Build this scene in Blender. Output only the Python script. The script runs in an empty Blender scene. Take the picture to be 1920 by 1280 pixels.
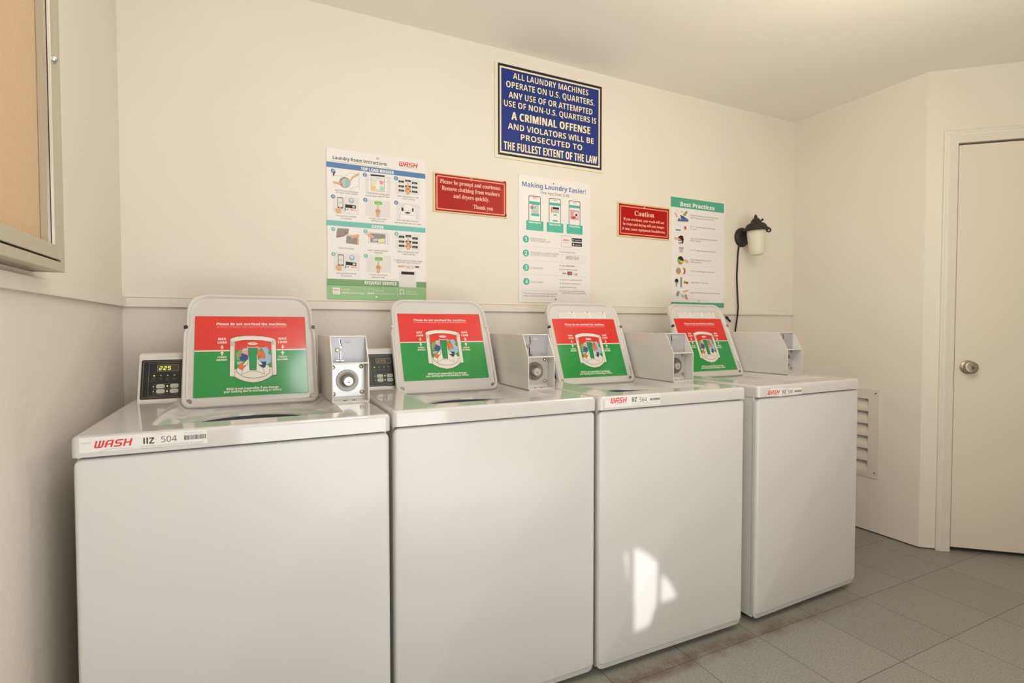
import bpy, bmesh, math, random
from mathutils import Vector, Matrix
random.seed(7)
S = bpy.context.scene
C = S.collection
R = math.radians

# ------------------------------------------------------------------ camera
cam_d = bpy.data.cameras.new('camera'); cam = bpy.data.objects.new('camera', cam_d); C.objects.link(cam)
YAW, PITCH, ROLL = 0.4506, 0.0281, -0.0007
CAM = Vector((0.4167, -2.2296, 1.1371))
fw = Vector((math.sin(YAW)*math.cos(PITCH), math.cos(YAW)*math.cos(PITCH), -math.sin(PITCH)))
rt = Vector((math.cos(YAW), -math.sin(YAW), 0)); up = rt.cross(fw)
rt2 = rt*math.cos(ROLL)+up*math.sin(ROLL); up2 = -rt*math.sin(ROLL)+up*math.cos(ROLL)
cam.matrix_world = Matrix(((rt2.x, up2.x, -fw.x, CAM.x), (rt2.y, up2.y, -fw.y, CAM.y), (rt2.z, up2.z, -fw.z, CAM.z), (0, 0, 0, 1)))
cam_d.sensor_width = 36.0; cam_d.lens = 988.93/1920*36.0; cam_d.clip_start = 0.02
S.camera = cam

# ------------------------------------------------------------------ world, sun, daylight, exposure
S.view_settings.view_transform = 'Standard'; S.view_settings.look = 'None'
S.view_settings.gamma = 1.0; S.view_settings.use_curve_mapping = False
S.view_settings.exposure = -0.08
W = bpy.data.worlds.new('sky'); S.world = W; W.use_nodes = True
bg = W.node_tree.nodes['Background']; bg.inputs[0].default_value = (0.80, 0.90, 1.0, 1); bg.inputs[1].default_value = 0.35
SUN_DIR = Vector((0.20, 1.0, -0.44)).normalized()
sd = bpy.data.lights.new('sun', 'SUN'); sd.energy = 3.0; sd.angle = R(0.42); sd.color = (1.0, 0.985, 0.97)
sun = bpy.data.objects.new('sun', sd); C.objects.link(sun); sun.rotation_euler = SUN_DIR.to_track_quat('-Z', 'Y').to_euler()
sun.location = (0.5, -6, 4)
DOOR_X0, DOOR_X1, DOOR_H = 0.10, 2.60, 2.12          # wide open doorway in the wall just behind the camera
FRONT_Y = -2.75
def area(name, loc, size, power, col, aim):
    d = bpy.data.lights.new(name, 'AREA'); d.shape = 'RECTANGLE'; d.size, d.size_y = size; d.energy = power; d.color = col
    o = bpy.data.objects.new(name, d); C.objects.link(o); o.location = loc
    o.rotation_euler = Vector(aim).to_track_quat('-Z', 'Y').to_euler(); return o
area('paving_bounce_fill', (1.75, -3.50, -0.02), (1.9, 1.3), 48.0, (1.0, 0.965, 0.92), (0, 0, 1))  # added upward fill, standing in for sun bounced off the ground
def point_fill(name, loc, power, col, rad):
    d = bpy.data.lights.new(name, 'POINT'); d.energy = power; d.shadow_soft_size = rad; d.color = col
    o = bpy.data.objects.new(name, d); C.objects.link(o); o.location = loc
point_fill('high_fill', (0.80, -1.70, 2.16), 13.0, (0.94, 0.98, 1.0), 0.18)  # added fill under the ceiling to brighten the walls, no real fixture
point_fill('far_high_fill', (2.20, -1.45, 2.04), 15.5, (1.0, 0.89, 0.70), 0.18)  # second added fill, warmer, brightens the right half; no real fixture
area('doorway_daylight', (0.95, FRONT_Y-0.08, 1.12), (1.2, 1.5), 17.0, (0.84, 0.92, 1.0), (0.1, 1, 0))

# ------------------------------------------------------------------ materials
def lin(c):
    f = lambda v: v/12.92 if v <= 0.04045 else ((v+0.055)/1.055)**2.4
    return (f(c[0]/255), f(c[1]/255), f(c[2]/255), 1)
MATS = {}
def mat(name, rgb, rough=0.5, metal=0.0, bump=None, spec=0.5, emit=None, coat=0.0, vary=None):
    if name in MATS: return MATS[name]
    m = bpy.data.materials.new(name); m.use_nodes = True; nt = m.node_tree; b = nt.nodes['Principled BSDF']
    b.inputs['Base Color'].default_value = lin(rgb); b.inputs['Roughness'].default_value = rough; b.inputs['Metallic'].default_value = metal
    b.inputs['Specular IOR Level'].default_value = spec
    if coat: b.inputs['Coat Weight'].default_value = coat; b.inputs['Coat Roughness'].default_value = 0.06
    if emit: b.inputs['Emission Color'].default_value = lin(rgb); b.inputs['Emission Strength'].default_value = emit
    tc = None
    if bump or vary:
        tc = nt.nodes.new('ShaderNodeTexCoord')
    if bump:
        sc, st, det = bump
        n = nt.nodes.new('ShaderNodeTexNoise'); n.inputs['Scale'].default_value = sc; n.inputs['Detail'].default_value = det
        bp = nt.nodes.new('ShaderNodeBump'); bp.inputs['Strength'].default_value = st; bp.inputs['Distance'].default_value = 0.004
        nt.links.new(tc.outputs['Object'], n.inputs['Vector']); nt.links.new(n.outputs['Fac'], bp.inputs['Height']); nt.links.new(bp.outputs['Normal'], b.inputs['Normal'])
    if vary:
        sc, rgb2 = vary
        n = nt.nodes.new('ShaderNodeTexNoise'); n.inputs['Scale'].default_value = sc; n.inputs['Detail'].default_value = 5
        r = nt.nodes.new('ShaderNodeValToRGB'); r.color_ramp.elements[0].position = .35; r.color_ramp.elements[1].position = .68
        r.color_ramp.elements[0].color = lin(rgb2); r.color_ramp.elements[1].color = lin(rgb)
        nt.links.new(tc.outputs['Object'], n.inputs['Vector']); nt.links.new(n.outputs['Fac'], r.inputs['Fac']); nt.links.new(r.outputs['Color'], b.inputs['Base Color'])
    MATS[name] = m; return m
WALL = mat('cream_wall_paint', (236, 229, 217), .62, bump=(38, .16, 5), spec=.3, vary=(1.3, (233, 225, 211)))
STUCCO = mat('cream_stucco', (232, 225, 214), .6, bump=(60, .38, 5), spec=.35, vary=(2.2, (227, 219, 207)))
CEIL = mat('ceiling_paint', (246, 239, 228), .75, bump=(30, .10, 4), spec=.2)
TRIM = mat('cream_trim_paint', (233, 226, 213), .45, bump=(25, .05, 3))
DOORP = mat('cream_door_paint', (231, 222, 205), .5, bump=(18, .04, 3))
PORC = mat('white_porcelain', (209, 207, 203), .07, spec=.95)
ENAM = mat('white_enamel', (215, 214, 213), .26, spec=.5)
SHEET = mat('white_painted_steel', (224, 221, 215), .17)
LIDM = mat('off_white_enamel', (208, 204, 197), .22)
DARKT = mat('dark_tub', (22, 22, 24), .5)
TUBRING = mat('grey_tub_ring', (84, 84, 88), .4)
BLACKP = mat('black_panel', (26, 24, 24), .35)
GREYP = mat('grey_slide_plate', (172, 172, 178), .38, metal=.25)
STEEL = mat('bright_steel', (214, 214, 212), .34, metal=.7, bump=(90, .05, 2))
DULL = mat('dull_steel', (140, 135, 126), .36, metal=.9)
BRASS = mat('warm_bolt_metal', (196, 178, 150), .25, metal=.9)
CHROME = mat('chrome', (225, 225, 228), .08, metal=1.0)
RUBBER = mat('black_rubber', (52, 48, 46), .7)
GREYR = mat('grey_rubber', (110, 108, 106), .7)
WHITER = mat('white_rubber', (205, 202, 196), .6)
ALU = mat('satin_aluminium', (196, 188, 168), .34, metal=.55)
ALUB = mat('polished_aluminium', (232, 228, 220), .22, metal=.5)
CORK = mat('tan_board_cloth', (218, 181, 134), .85, bump=(160, .2, 3), vary=(60, (213, 174, 126)))
IRON = mat('black_cast_metal', (40, 35, 31), .55, bump=(70, .15, 3))
CORD = mat('black_cord', (24, 22, 20), .5)
FROST = mat('frosted_glass', (226, 220, 198), .4, spec=.5)
VENTM = mat('vent_paint', (226, 219, 205), .45)
DARKV = mat('dark_duct', (70, 62, 50), .8)
KNOB = mat('satin_nickel', (176, 166, 146), .3, metal=.85)
CAULK = mat('yellowed_caulk', (158, 128, 88), .8)
GAPM = mat('dark_gap', (18, 16, 14), .9)
def glass_pane():
    m = bpy.data.materials.new('clear_pane'); m.use_nodes = True; nt = m.node_tree
    for n in list(nt.nodes): nt.nodes.remove(n)
    o = nt.nodes.new('ShaderNodeOutputMaterial'); t = nt.nodes.new('ShaderNodeBsdfTransparent'); g = nt.nodes.new('ShaderNodeBsdfGlossy'); g.inputs['Roughness'].default_value = .02
    x = nt.nodes.new('ShaderNodeMixShader'); f = nt.nodes.new('ShaderNodeFresnel'); f.inputs['IOR'].default_value = 1.45
    ge = nt.nodes.new('ShaderNodeNewGeometry'); mu = nt.nodes.new('ShaderNodeMath'); mu.operation = 'SUBTRACT'; mu.use_clamp = True
    nt.links.new(f.outputs[0], mu.inputs[0]); nt.links.new(ge.outputs['Backfacing'], mu.inputs[1])
    nt.links.new(mu.outputs[0], x.inputs[0]); nt.links.new(t.outputs[0], x.inputs[1]); nt.links.new(g.outputs[0], x.inputs[2]); nt.links.new(x.outputs[0], o.inputs[0]); return m
PANE = glass_pane()
def floor_mat():
    m = bpy.data.materials.new('vinyl_floor_tile'); m.use_nodes = True; nt = m.node_tree; L = nt.links.new; N = nt.nodes.new; b = nt.nodes['Principled BSDF']
    b.inputs['Roughness'].default_value = .42; b.inputs['Specular IOR Level'].default_value = .45
    tc = N('ShaderNodeTexCoord'); sx = N('ShaderNodeSeparateXYZ'); L(tc.outputs['Object'], sx.inputs[0])
    def M(op, a, c=None, d=None):
        n = N('ShaderNodeMath'); n.operation = op
        for i, v in enumerate((a, c, d)):
            if v is None: continue
            if isinstance(v, (int, float)): n.inputs[i].default_value = v
            else: L(v, n.inputs[i])
        return n.outputs[0]
    P_ = .3160
    gx = M('DIVIDE', M('SUBTRACT', sx.outputs[0], 3.322-.316*20), P_); gy = M('DIVIDE', M('ADD', sx.outputs[1], .5895+.316*20), P_)
    fx, fy = M('FRACT', gx), M('FRACT', gy)
    ex = M('MINIMUM', fx, M('SUBTRACT', 1.0, fx)); ey = M('MINIMUM', fy, M('SUBTRACT', 1.0, fy)); e = M('MINIMUM', ex, ey)
    joint = M('LESS_THAN', e, .0042)
    ci = N('ShaderNodeCombineXYZ'); L(M('FLOOR', gx), ci.inputs[0]); L(M('FLOOR', gy), ci.inputs[1])
    wn = N('ShaderNodeTexWhiteNoise'); wn.noise_dimensions = '2D'; L(ci.outputs[0], wn.inputs['Vector'])
    mp = N('ShaderNodeMapping'); mp.inputs['Scale'].default_value = (1.0, 1.7, 1); L(tc.outputs['Object'], mp.inputs['Vector'])
    n1 = N('ShaderNodeTexNoise'); n1.inputs['Scale'].default_value = 120; n1.inputs['Detail'].default_value = 6; n1.inputs['Roughness'].default_value = .7; L(mp.outputs[0], n1.inputs['Vector'])
    r1 = N('ShaderNodeValToRGB'); cr = r1.color_ramp; cr.elements[0].position = .28; cr.elements[0].color = lin((116, 116, 107)); cr.elements[1].position = .74; cr.elements[1].color = lin((170, 168, 157))
    e2 = cr.elements.new(.5); e2.color = lin((146, 145, 135)); L(n1.outputs['Fac'], r1.inputs['Fac'])
    hs = N('ShaderNodeHueSaturation'); L(r1.outputs['Color'], hs.inputs['Color']); L(M('ADD', M('MULTIPLY', wn.outputs['Value'], .10), .95), hs.inputs['Value'])
    n2 = N('ShaderNodeTexNoise'); n2.inputs['Scale'].default_value = 9; n2.inputs['Detail'].default_value = 8; n2.inputs['Roughness'].default_value = .75; L(tc.outputs['Object'], n2.inputs['Vector'])
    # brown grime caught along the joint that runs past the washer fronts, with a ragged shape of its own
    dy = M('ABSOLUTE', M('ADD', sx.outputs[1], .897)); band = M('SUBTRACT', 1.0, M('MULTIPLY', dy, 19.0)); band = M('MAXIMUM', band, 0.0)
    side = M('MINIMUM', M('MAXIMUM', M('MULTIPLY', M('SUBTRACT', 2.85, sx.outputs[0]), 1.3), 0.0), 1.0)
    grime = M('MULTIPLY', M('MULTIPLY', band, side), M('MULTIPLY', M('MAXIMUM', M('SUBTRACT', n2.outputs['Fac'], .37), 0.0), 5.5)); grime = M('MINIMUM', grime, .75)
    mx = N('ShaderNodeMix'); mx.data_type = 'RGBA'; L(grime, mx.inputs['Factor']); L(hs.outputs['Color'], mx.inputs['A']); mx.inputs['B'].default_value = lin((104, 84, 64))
    mj = N('ShaderNodeMix'); mj.data_type = 'RGBA'; L(M('MULTIPLY', joint, .8), mj.inputs['Factor']); L(mx.outputs['Result'], mj.inputs['A']); mj.inputs['B'].default_value = lin((66, 62, 52))
    L(mj.outputs['Result'], b.inputs['Base Color'])
    bp = N('ShaderNodeBump'); bp.inputs['Strength'].default_value = .06; bp.inputs['Distance'].default_value = .002; L(n1.outputs['Fac'], bp.inputs['Height']); L(bp.outputs['Normal'], b.inputs['Normal'])
    return m
FLOOR = floor_mat()
INK = dict(bdark=(40,36,48), bgreen=(122,196,84), black=(40,36,34), blue=(92,132,182), brick=(176,92,66), bsign=(36,56,134), cream=(238,226,180), cream2=(240,232,212), cyan=(96,168,204), dark=(60,24,20),
  denim=(84,116,160), denimd=(66,80,148), dgreen=(126,168,120), disp=(78,74,62), edge=(150,146,128), gold=(206,168,92), grey=(150,146,140), ink=(64,58,54), ink2=(66,58,50), ink3=(112,96,76), led=(206,220,70), lgreen=(156,198,146),
  lgrn=(28,148,64), lgrn2=(0,146,76), lilac=(200,196,222), lred=(222,48,42), ltblue=(160,188,214), ltgrey=(198,196,190), ltgrey2=(196,194,186), ltteal=(140,202,190), mint=(168,222,204), navy=(50,60,112), offw=(232,226,214), olive=(150,160,96),
  orange=(226,112,66), pale=(229,226,222), paper=(238,234,230), pink=(228,160,172), rline=(232,172,148), rsign=(172,30,30), rsign2=(178,14,18), rtext=(244,206,186), skin=(226,176,136), skin2=(196,138,98), steel=(128,122,112), stick=(232,230,226), tan=(200,180,150),
  teal=(122,196,186), tealb=(70,186,162), tealg=(82,172,140), title=(70,110,168), white=(240,238,234), wred=(222,64,52), yel=(236,204,110))
def ink(n): return mat('ink_'+n, INK[n], .12 if n in ('lred', 'lgrn', 'offw', 'lgrn2') else .38, spec=.5 if n in ('lred', 'lgrn', 'offw', 'lgrn2') else .25, emit=(1.6 if n == 'led' else None))

# ------------------------------------------------------------------ mesh helpers
class MB:
    def __init__(s): s.v = []; s.f = []; s.m = []; s.mats = []
    def mi(s, m):
        if m not in s.mats: s.mats.append(m)
        return s.mats.index(m)
    def face(s, pts, m):
        i = len(s.v); s.v += [tuple(p) for p in pts]; s.f.append(tuple(range(i, i+len(pts)))); s.m.append(s.mi(m))
    def raw(s, vs, fs, m):
        i = len(s.v); s.v += [tuple(p) for p in vs]; k = s.mi(m)
        for f in fs: s.f.append(tuple(i+j for j in f)); s.m.append(k)
    def box(s, x0, x1, y0, y1, z0, z1, m):
        vs = [(x, y, z) for z in (z0, z1) for y in (y0, y1) for x in (x0, x1)]
        s.raw(vs, [(0, 2, 3, 1), (4, 5, 7, 6), (0, 1, 5, 4), (2, 6, 7, 3), (0, 4, 6, 2), (1, 3, 7, 5)], m); return s
    def loft(s, loops, m, cap0=False, cap1=False, closed=True):
        n = len(loops[0]); vs = [p for l in loops for p in l]; fs = []
        for a in range(len(loops)-1):
            for j in range(n if closed else n-1):
                k = (j+1) % n; fs.append((a*n+j, a*n+k, (a+1)*n+k, (a+1)*n+j))
        if cap0: fs.append(tuple(reversed(range(n))))
        if cap1: fs.append(tuple((len(loops)-1)*n+j for j in range(n)))
        s.raw(vs, fs, m); return s
    def prism(s, poly, fn0, fn1, m):
        s.loft([[fn0(*p) for p in poly], [fn1(*p) for p in poly]], m, True, True); return s
    def lathe(s, prof, m, o=(0, 0, 0), ax='z', n=32, cap=True):
        loops = []
        for r, h in prof:
            l = []
            for k in range(n):
                a = 2*math.pi*k/n; c, q = r*math.cos(a), r*math.sin(a)
                p = (c, q, h) if ax == 'z' else ((c, -h, q) if ax == 'y' else (h, c, q))
                l.append((p[0]+o[0], p[1]+o[1], p[2]+o[2]))
            loops.append(l)
        s.loft(loops, m, cap and prof[0][0] > 0, cap and prof[-1][0] > 0); return s
    def tube(s, pts, r, m, n=10, caps=True):
        pts = [Vector(p) for p in pts]; rs = r if isinstance(r, (list, tuple)) else [r]*len(pts); loops = []; ref = None
        for i, p in enumerate(pts):
            t = (pts[min(i+1, len(pts)-1)]-pts[max(i-1, 0)]).normalized()
            if ref is None: ref = t.orthogonal().normalized()
            ref = (ref-t*ref.dot(t)).normalized(); b = t.cross(ref)
            loops.append([tuple(p+rs[i]*(math.cos(2*math.pi*k/n)*ref+math.sin(2*math.pi*k/n)*b)) for k in range(n)])
        s.loft(loops, m, caps, caps); return s
    def build(s, name, parent=None, bevel=None, fix=True, smooth=35, seg=3):
        me = bpy.data.meshes.new(name); me.from_pydata(s.v, [], s.f); me.update()
        for m in s.mats: me.materials.append(m)
        for p, k in zip(me.polygons, s.m): p.material_index = k
        if fix:
            bm = bmesh.new(); bm.from_mesh(me); bmesh.ops.remove_doubles(bm, verts=bm.verts, dist=1e-6); bmesh.ops.recalc_face_normals(bm, faces=bm.faces); bm.to_mesh(me); bm.free()
        if smooth:
            me.polygons.foreach_set('use_smooth', [True]*len(me.polygons)); me.set_sharp_from_angle(angle=R(smooth))
        o = bpy.data.objects.new(name, me); C.objects.link(o)
        if parent is not None: o.parent = parent
        if bevel:
            b = o.modifiers.new('bevel', 'BEVEL'); b.width = bevel; b.segments = seg; b.limit_method = 'ANGLE'; b.angle_limit = R(40); b.harden_normals = True
        return o
def rr(x0, x1, y0, y1, r, k=6, m=8):
    out = []
    for cx, cy, a0, (ex, ey) in ((x1-r, y0+r, -90, (x1, y1-r)), (x1-r, y1-r, 0, (x0+r, y1)), (x0+r, y1-r, 90, (x0, y0+r)), (x0+r, y0+r, 180, (x1-r, y0))):
        arc = [(cx+r*math.cos(R(a0+90*i/k)), cy+r*math.sin(R(a0+90*i/k))) for i in range(k+1)]
        out += arc; lx, ly = arc[-1]
        out += [(lx+(ex-lx)*j/m, ly+(ey-ly)*j/m) for j in range(1, m)]
    return out
def tag(o, label=None, cat=None, group=None, kind=None):
    if label: o['label'] = label
    if cat: o['category'] = cat
    if group: o['group'] = group
    if kind: o['kind'] = kind
    return o
def empty(name, loc, rz=0.0):
    o = bpy.data.objects.new(name, None); C.objects.link(o); o.location = loc; o.rotation_euler = (0, 0, rz); o.empty_display_size = .05; return o

# ------------------------------------------------------------------ lettering
def load_font(fn):
    try:
        import os
        p = os.path.join(bpy.utils.system_resource('DATAFILES'), 'fonts', fn)
        return bpy.data.fonts.load(p) if os.path.exists(p) else None
    except Exception:
        return None
F_NOTO = load_font('NotoSansMath-Regular.woff2')      # holds plain, sans bold and serif bold alphabets
def styled(t, base):
    if F_NOTO is None: return t
    if base is None: return t.replace('II', 'll')
    up_, lo_, dg = base; o = ''
    if up_ != 0x1D400: t = t.replace('I', 'l')             # a plain bar, like the signs' grotesque capital I
    for ch in t:
        if 'A' <= ch <= 'Z': o += chr(up_+ord(ch)-65)
        elif 'a' <= ch <= 'z': o += chr(lo_+ord(ch)-97)
        elif '0' <= ch <= '9' and dg: o += chr(dg+ord(ch)-48)
        else: o += ch
    return o
ALPHA = {'r': None, 't': None, 'm': (0x1D5D4, 0x1D5EE, 0x1D7EC), 'b': (0x1D5D4, 0x1D5EE, 0x1D7EC), 's': (0x1D400, 0x1D41A, 0x1D7CE)}
SPREAD = {'r': [(0, 0)], 's': [(0, 0)], 't': [(-.014, 0), (0, 0), (.014, 0)], 'm': [(0, 0)], 'b': [(-.02, 0), (0, 0), (.02, 0)]}
TXT = {}
def text_geo(t, font):
    key = (t, font)
    if key in TXT: return TXT[key]
    cu = bpy.data.curves.new('t', 'FONT'); cu.body = styled(t, ALPHA[font[0]])
    if F_NOTO: cu.font = F_NOTO
    cu.size = 1.0; cu.resolution_u = 3 if font[0] in 'sb' or font[-1] == 'o' else 2
    if font[0] == 'b': cu.space_character = 1.05
    ob = bpy.data.objects.new('t', cu); C.objects.link(ob)
    dg = bpy.context.evaluated_depsgraph_get(); me = bpy.data.meshes.new_from_object(ob.evaluated_get(dg))
    v0 = [(v.co.x, v.co.y) for v in me.vertices]; f0 = [tuple(p.vertices) for p in me.polygons]
    bpy.data.objects.remove(ob); bpy.data.curves.remove(cu); bpy.data.meshes.remove(me)
    sp = SPREAD[font[0]]
    if font[-1] == 'o': sp = [(a*1.0+.045*math.cos(k*math.pi/4), .045*math.sin(k*math.pi/4)) for a, _ in (sp[0], sp[-1]) for k in range(8)]
    vs, fs = [], []
    for i, (dx, dy) in enumerate(sp):
        n = len(vs); vs += [(x+dx, y+dy, i*.06) for x, y in v0]; fs += [tuple(j+n for j in f) for f in f0]
    TXT[key] = (vs, fs, (min(p[0] for p in v0), max(p[0] for p in v0))); return TXT[key]
def cap_height(font):
    vs = text_geo('H', font)[0]; return (min(v[1] for v in vs), max(v[1] for v in vs))
LOGO = [  # the slanted WASH wordmark, drawn as strokes on a unit-high grid
 [(0, 1), (.22, 1), (.22, .18), (.42, .18), (.42, 1), (.64, 1), (.64, .18), (.80, .18), (.80, 1), (1.04, 1), (1.04, .22), (.86, 0), (.16, 0), (0, .16)],
 [(1.20, 0), (1.20, .78), (1.40, 1), (2.10, 1), (2.10, 0), (1.86, 0), (1.86, .36), (1.44, .36), (1.44, 0)], 'hole', [(1.44, .54), (1.44, .72), (1.54, .82), (1.86, .82), (1.86, .54)],
 [(2.26, 0), (2.26, .18), (2.92, .18), (2.92, .40), (2.44, .40), (2.28, .56), (2.28, .84), (2.44, 1), (3.20, 1), (3.20, .82), (2.52, .82), (2.52, .58), (3.00, .58), (3.16, .42), (3.16, .16), (3.00, 0)],
 [(3.34, 0), (3.34, 1), (3.58, 1), (3.58, .60), (4.02, .60), (4.02, 1), (4.26, 1), (4.26, 0), (4.02, 0), (4.02, .42), (3.58, .42), (3.58, 0)]]
EPS = .00011
def add_items(mb, items, P, base):
    """printed marks of one sheet, each a thin layer over the last; P maps (u, v, w) to 3-D"""
    for it in items:
        kind, layer, col = it[1:4]; d = it[4:]; w = base+EPS*layer; m = ink(col)
        F = lambda pts: mb.face([P(u, v, w) for u, v in pts], m)
        if kind == 'R':
            u0, v0, u1, v1, r = d
            F(rr(u0, u1, v0, v1, r, 4, 1) if r else [(u0, v0), (u1, v0), (u1, v1), (u0, v1)])
        elif kind == 'F':
            u0, v0, u1, v1, t = d
            for a in ((u0, v0, u1, v0+t), (u0, v1-t, u1, v1), (u0, v0+t, u0+t, v1-t), (u1-t, v0+t, u1, v1-t)):
                F([(a[0], a[1]), (a[2], a[1]), (a[2], a[3]), (a[0], a[3])])
        elif kind == 'D':
            F([(d[0]+d[2]*math.cos(2*math.pi*k/24), d[1]+d[2]*math.sin(2*math.pi*k/24)) for k in range(24)])
        elif kind == 'P':
            p = d[0]; a = sum(p[i][0]*p[(i+1) % len(p)][1]-p[(i+1) % len(p)][0]*p[i][1] for i in range(len(p)))
            F(p if a > 0 else p[::-1])
        elif kind == 'L':
            pts, t = d
            for a, b in zip(pts, pts[1:]):
                dx, dy = b[0]-a[0], b[1]-a[1]; q = math.hypot(dx, dy) or 1; nx, ny = -dy/q*t/2, dx/q*t/2
                F([(a[0]-nx, a[1]-ny), (b[0]-nx, b[1]-ny), (b[0]+nx, b[1]+ny), (a[0]+nx, a[1]+ny)])
        elif kind == 'T':
            t, u0, u1, v, h, font = d; vs, fs, (x0, x1) = text_geo(t, font); lo, hi = cap_height(font[0])
            mb.raw([P(u0+(p[0]-x0)/(x1-x0)*(u1-u0), v+(p[1]-lo)/(hi-lo)*h, w+EPS*p[2]) for p in vs], fs, m)
        elif kind == 'G':
            u0, u1, v, h = d; rnd = random.Random(int(u0*1e5)+int(v*1e5)); u = u0
            while u < u1-h*.3:
                n = rnd.randint(2, 8)
                for k in range(n):
                    if u+h*.42 > u1: break
                    hh = h*rnd.choice((.72, .72, .72, 1.0)); F([(u, v), (u+h*.38, v), (u+h*.38, v+hh*.36), (u, v+hh*.36)]); F([(u, v+hh*.55), (u+h*.16, v+hh*.55), (u+h*.16, v+hh), (u, v+hh)]); u += h*.62
                u += h*.35
        elif kind == 'W':
            u0, u1, v, h = d; sx = (u1-u0)/4.52
            Q = lambda p: (u0+(p[0]+.26*p[1])*sx, v+p[1]*h)
            hole = False
            for pl in LOGO:
                if pl == 'hole': hole = True; continue
                if hole:
                    hole = False; wp = w+EPS*.5; mb.face([P(*Q(p), wp) for p in pl[::-1]], ink('paper')); continue
                F([Q(p) for p in pl[::-1]])
        elif kind == 'BAR':
            u0, v0, u1, v1 = d; rnd = random.Random(5); u = u0; b0, b1 = min(v0, v1), max(v0, v1); step = (u1-u0)/46
            while u < u1-step:
                t = step*rnd.choice((.7, 1.0, 1.6)); F([(u, b0), (u+t, b0), (u+t, b1), (u, b1)]); u += t+step*rnd.choice((.6, .9, 1.2))
def sheet_parts(items, P, base, parent):
    groups = {}
    for it in items: groups.setdefault(it[0], []).append(it)
    for k, its in groups.items():
        mb = MB(); add_items(mb, its, P, base); mb.build(k.split('#')[0], parent, fix=False, smooth=0)

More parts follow.
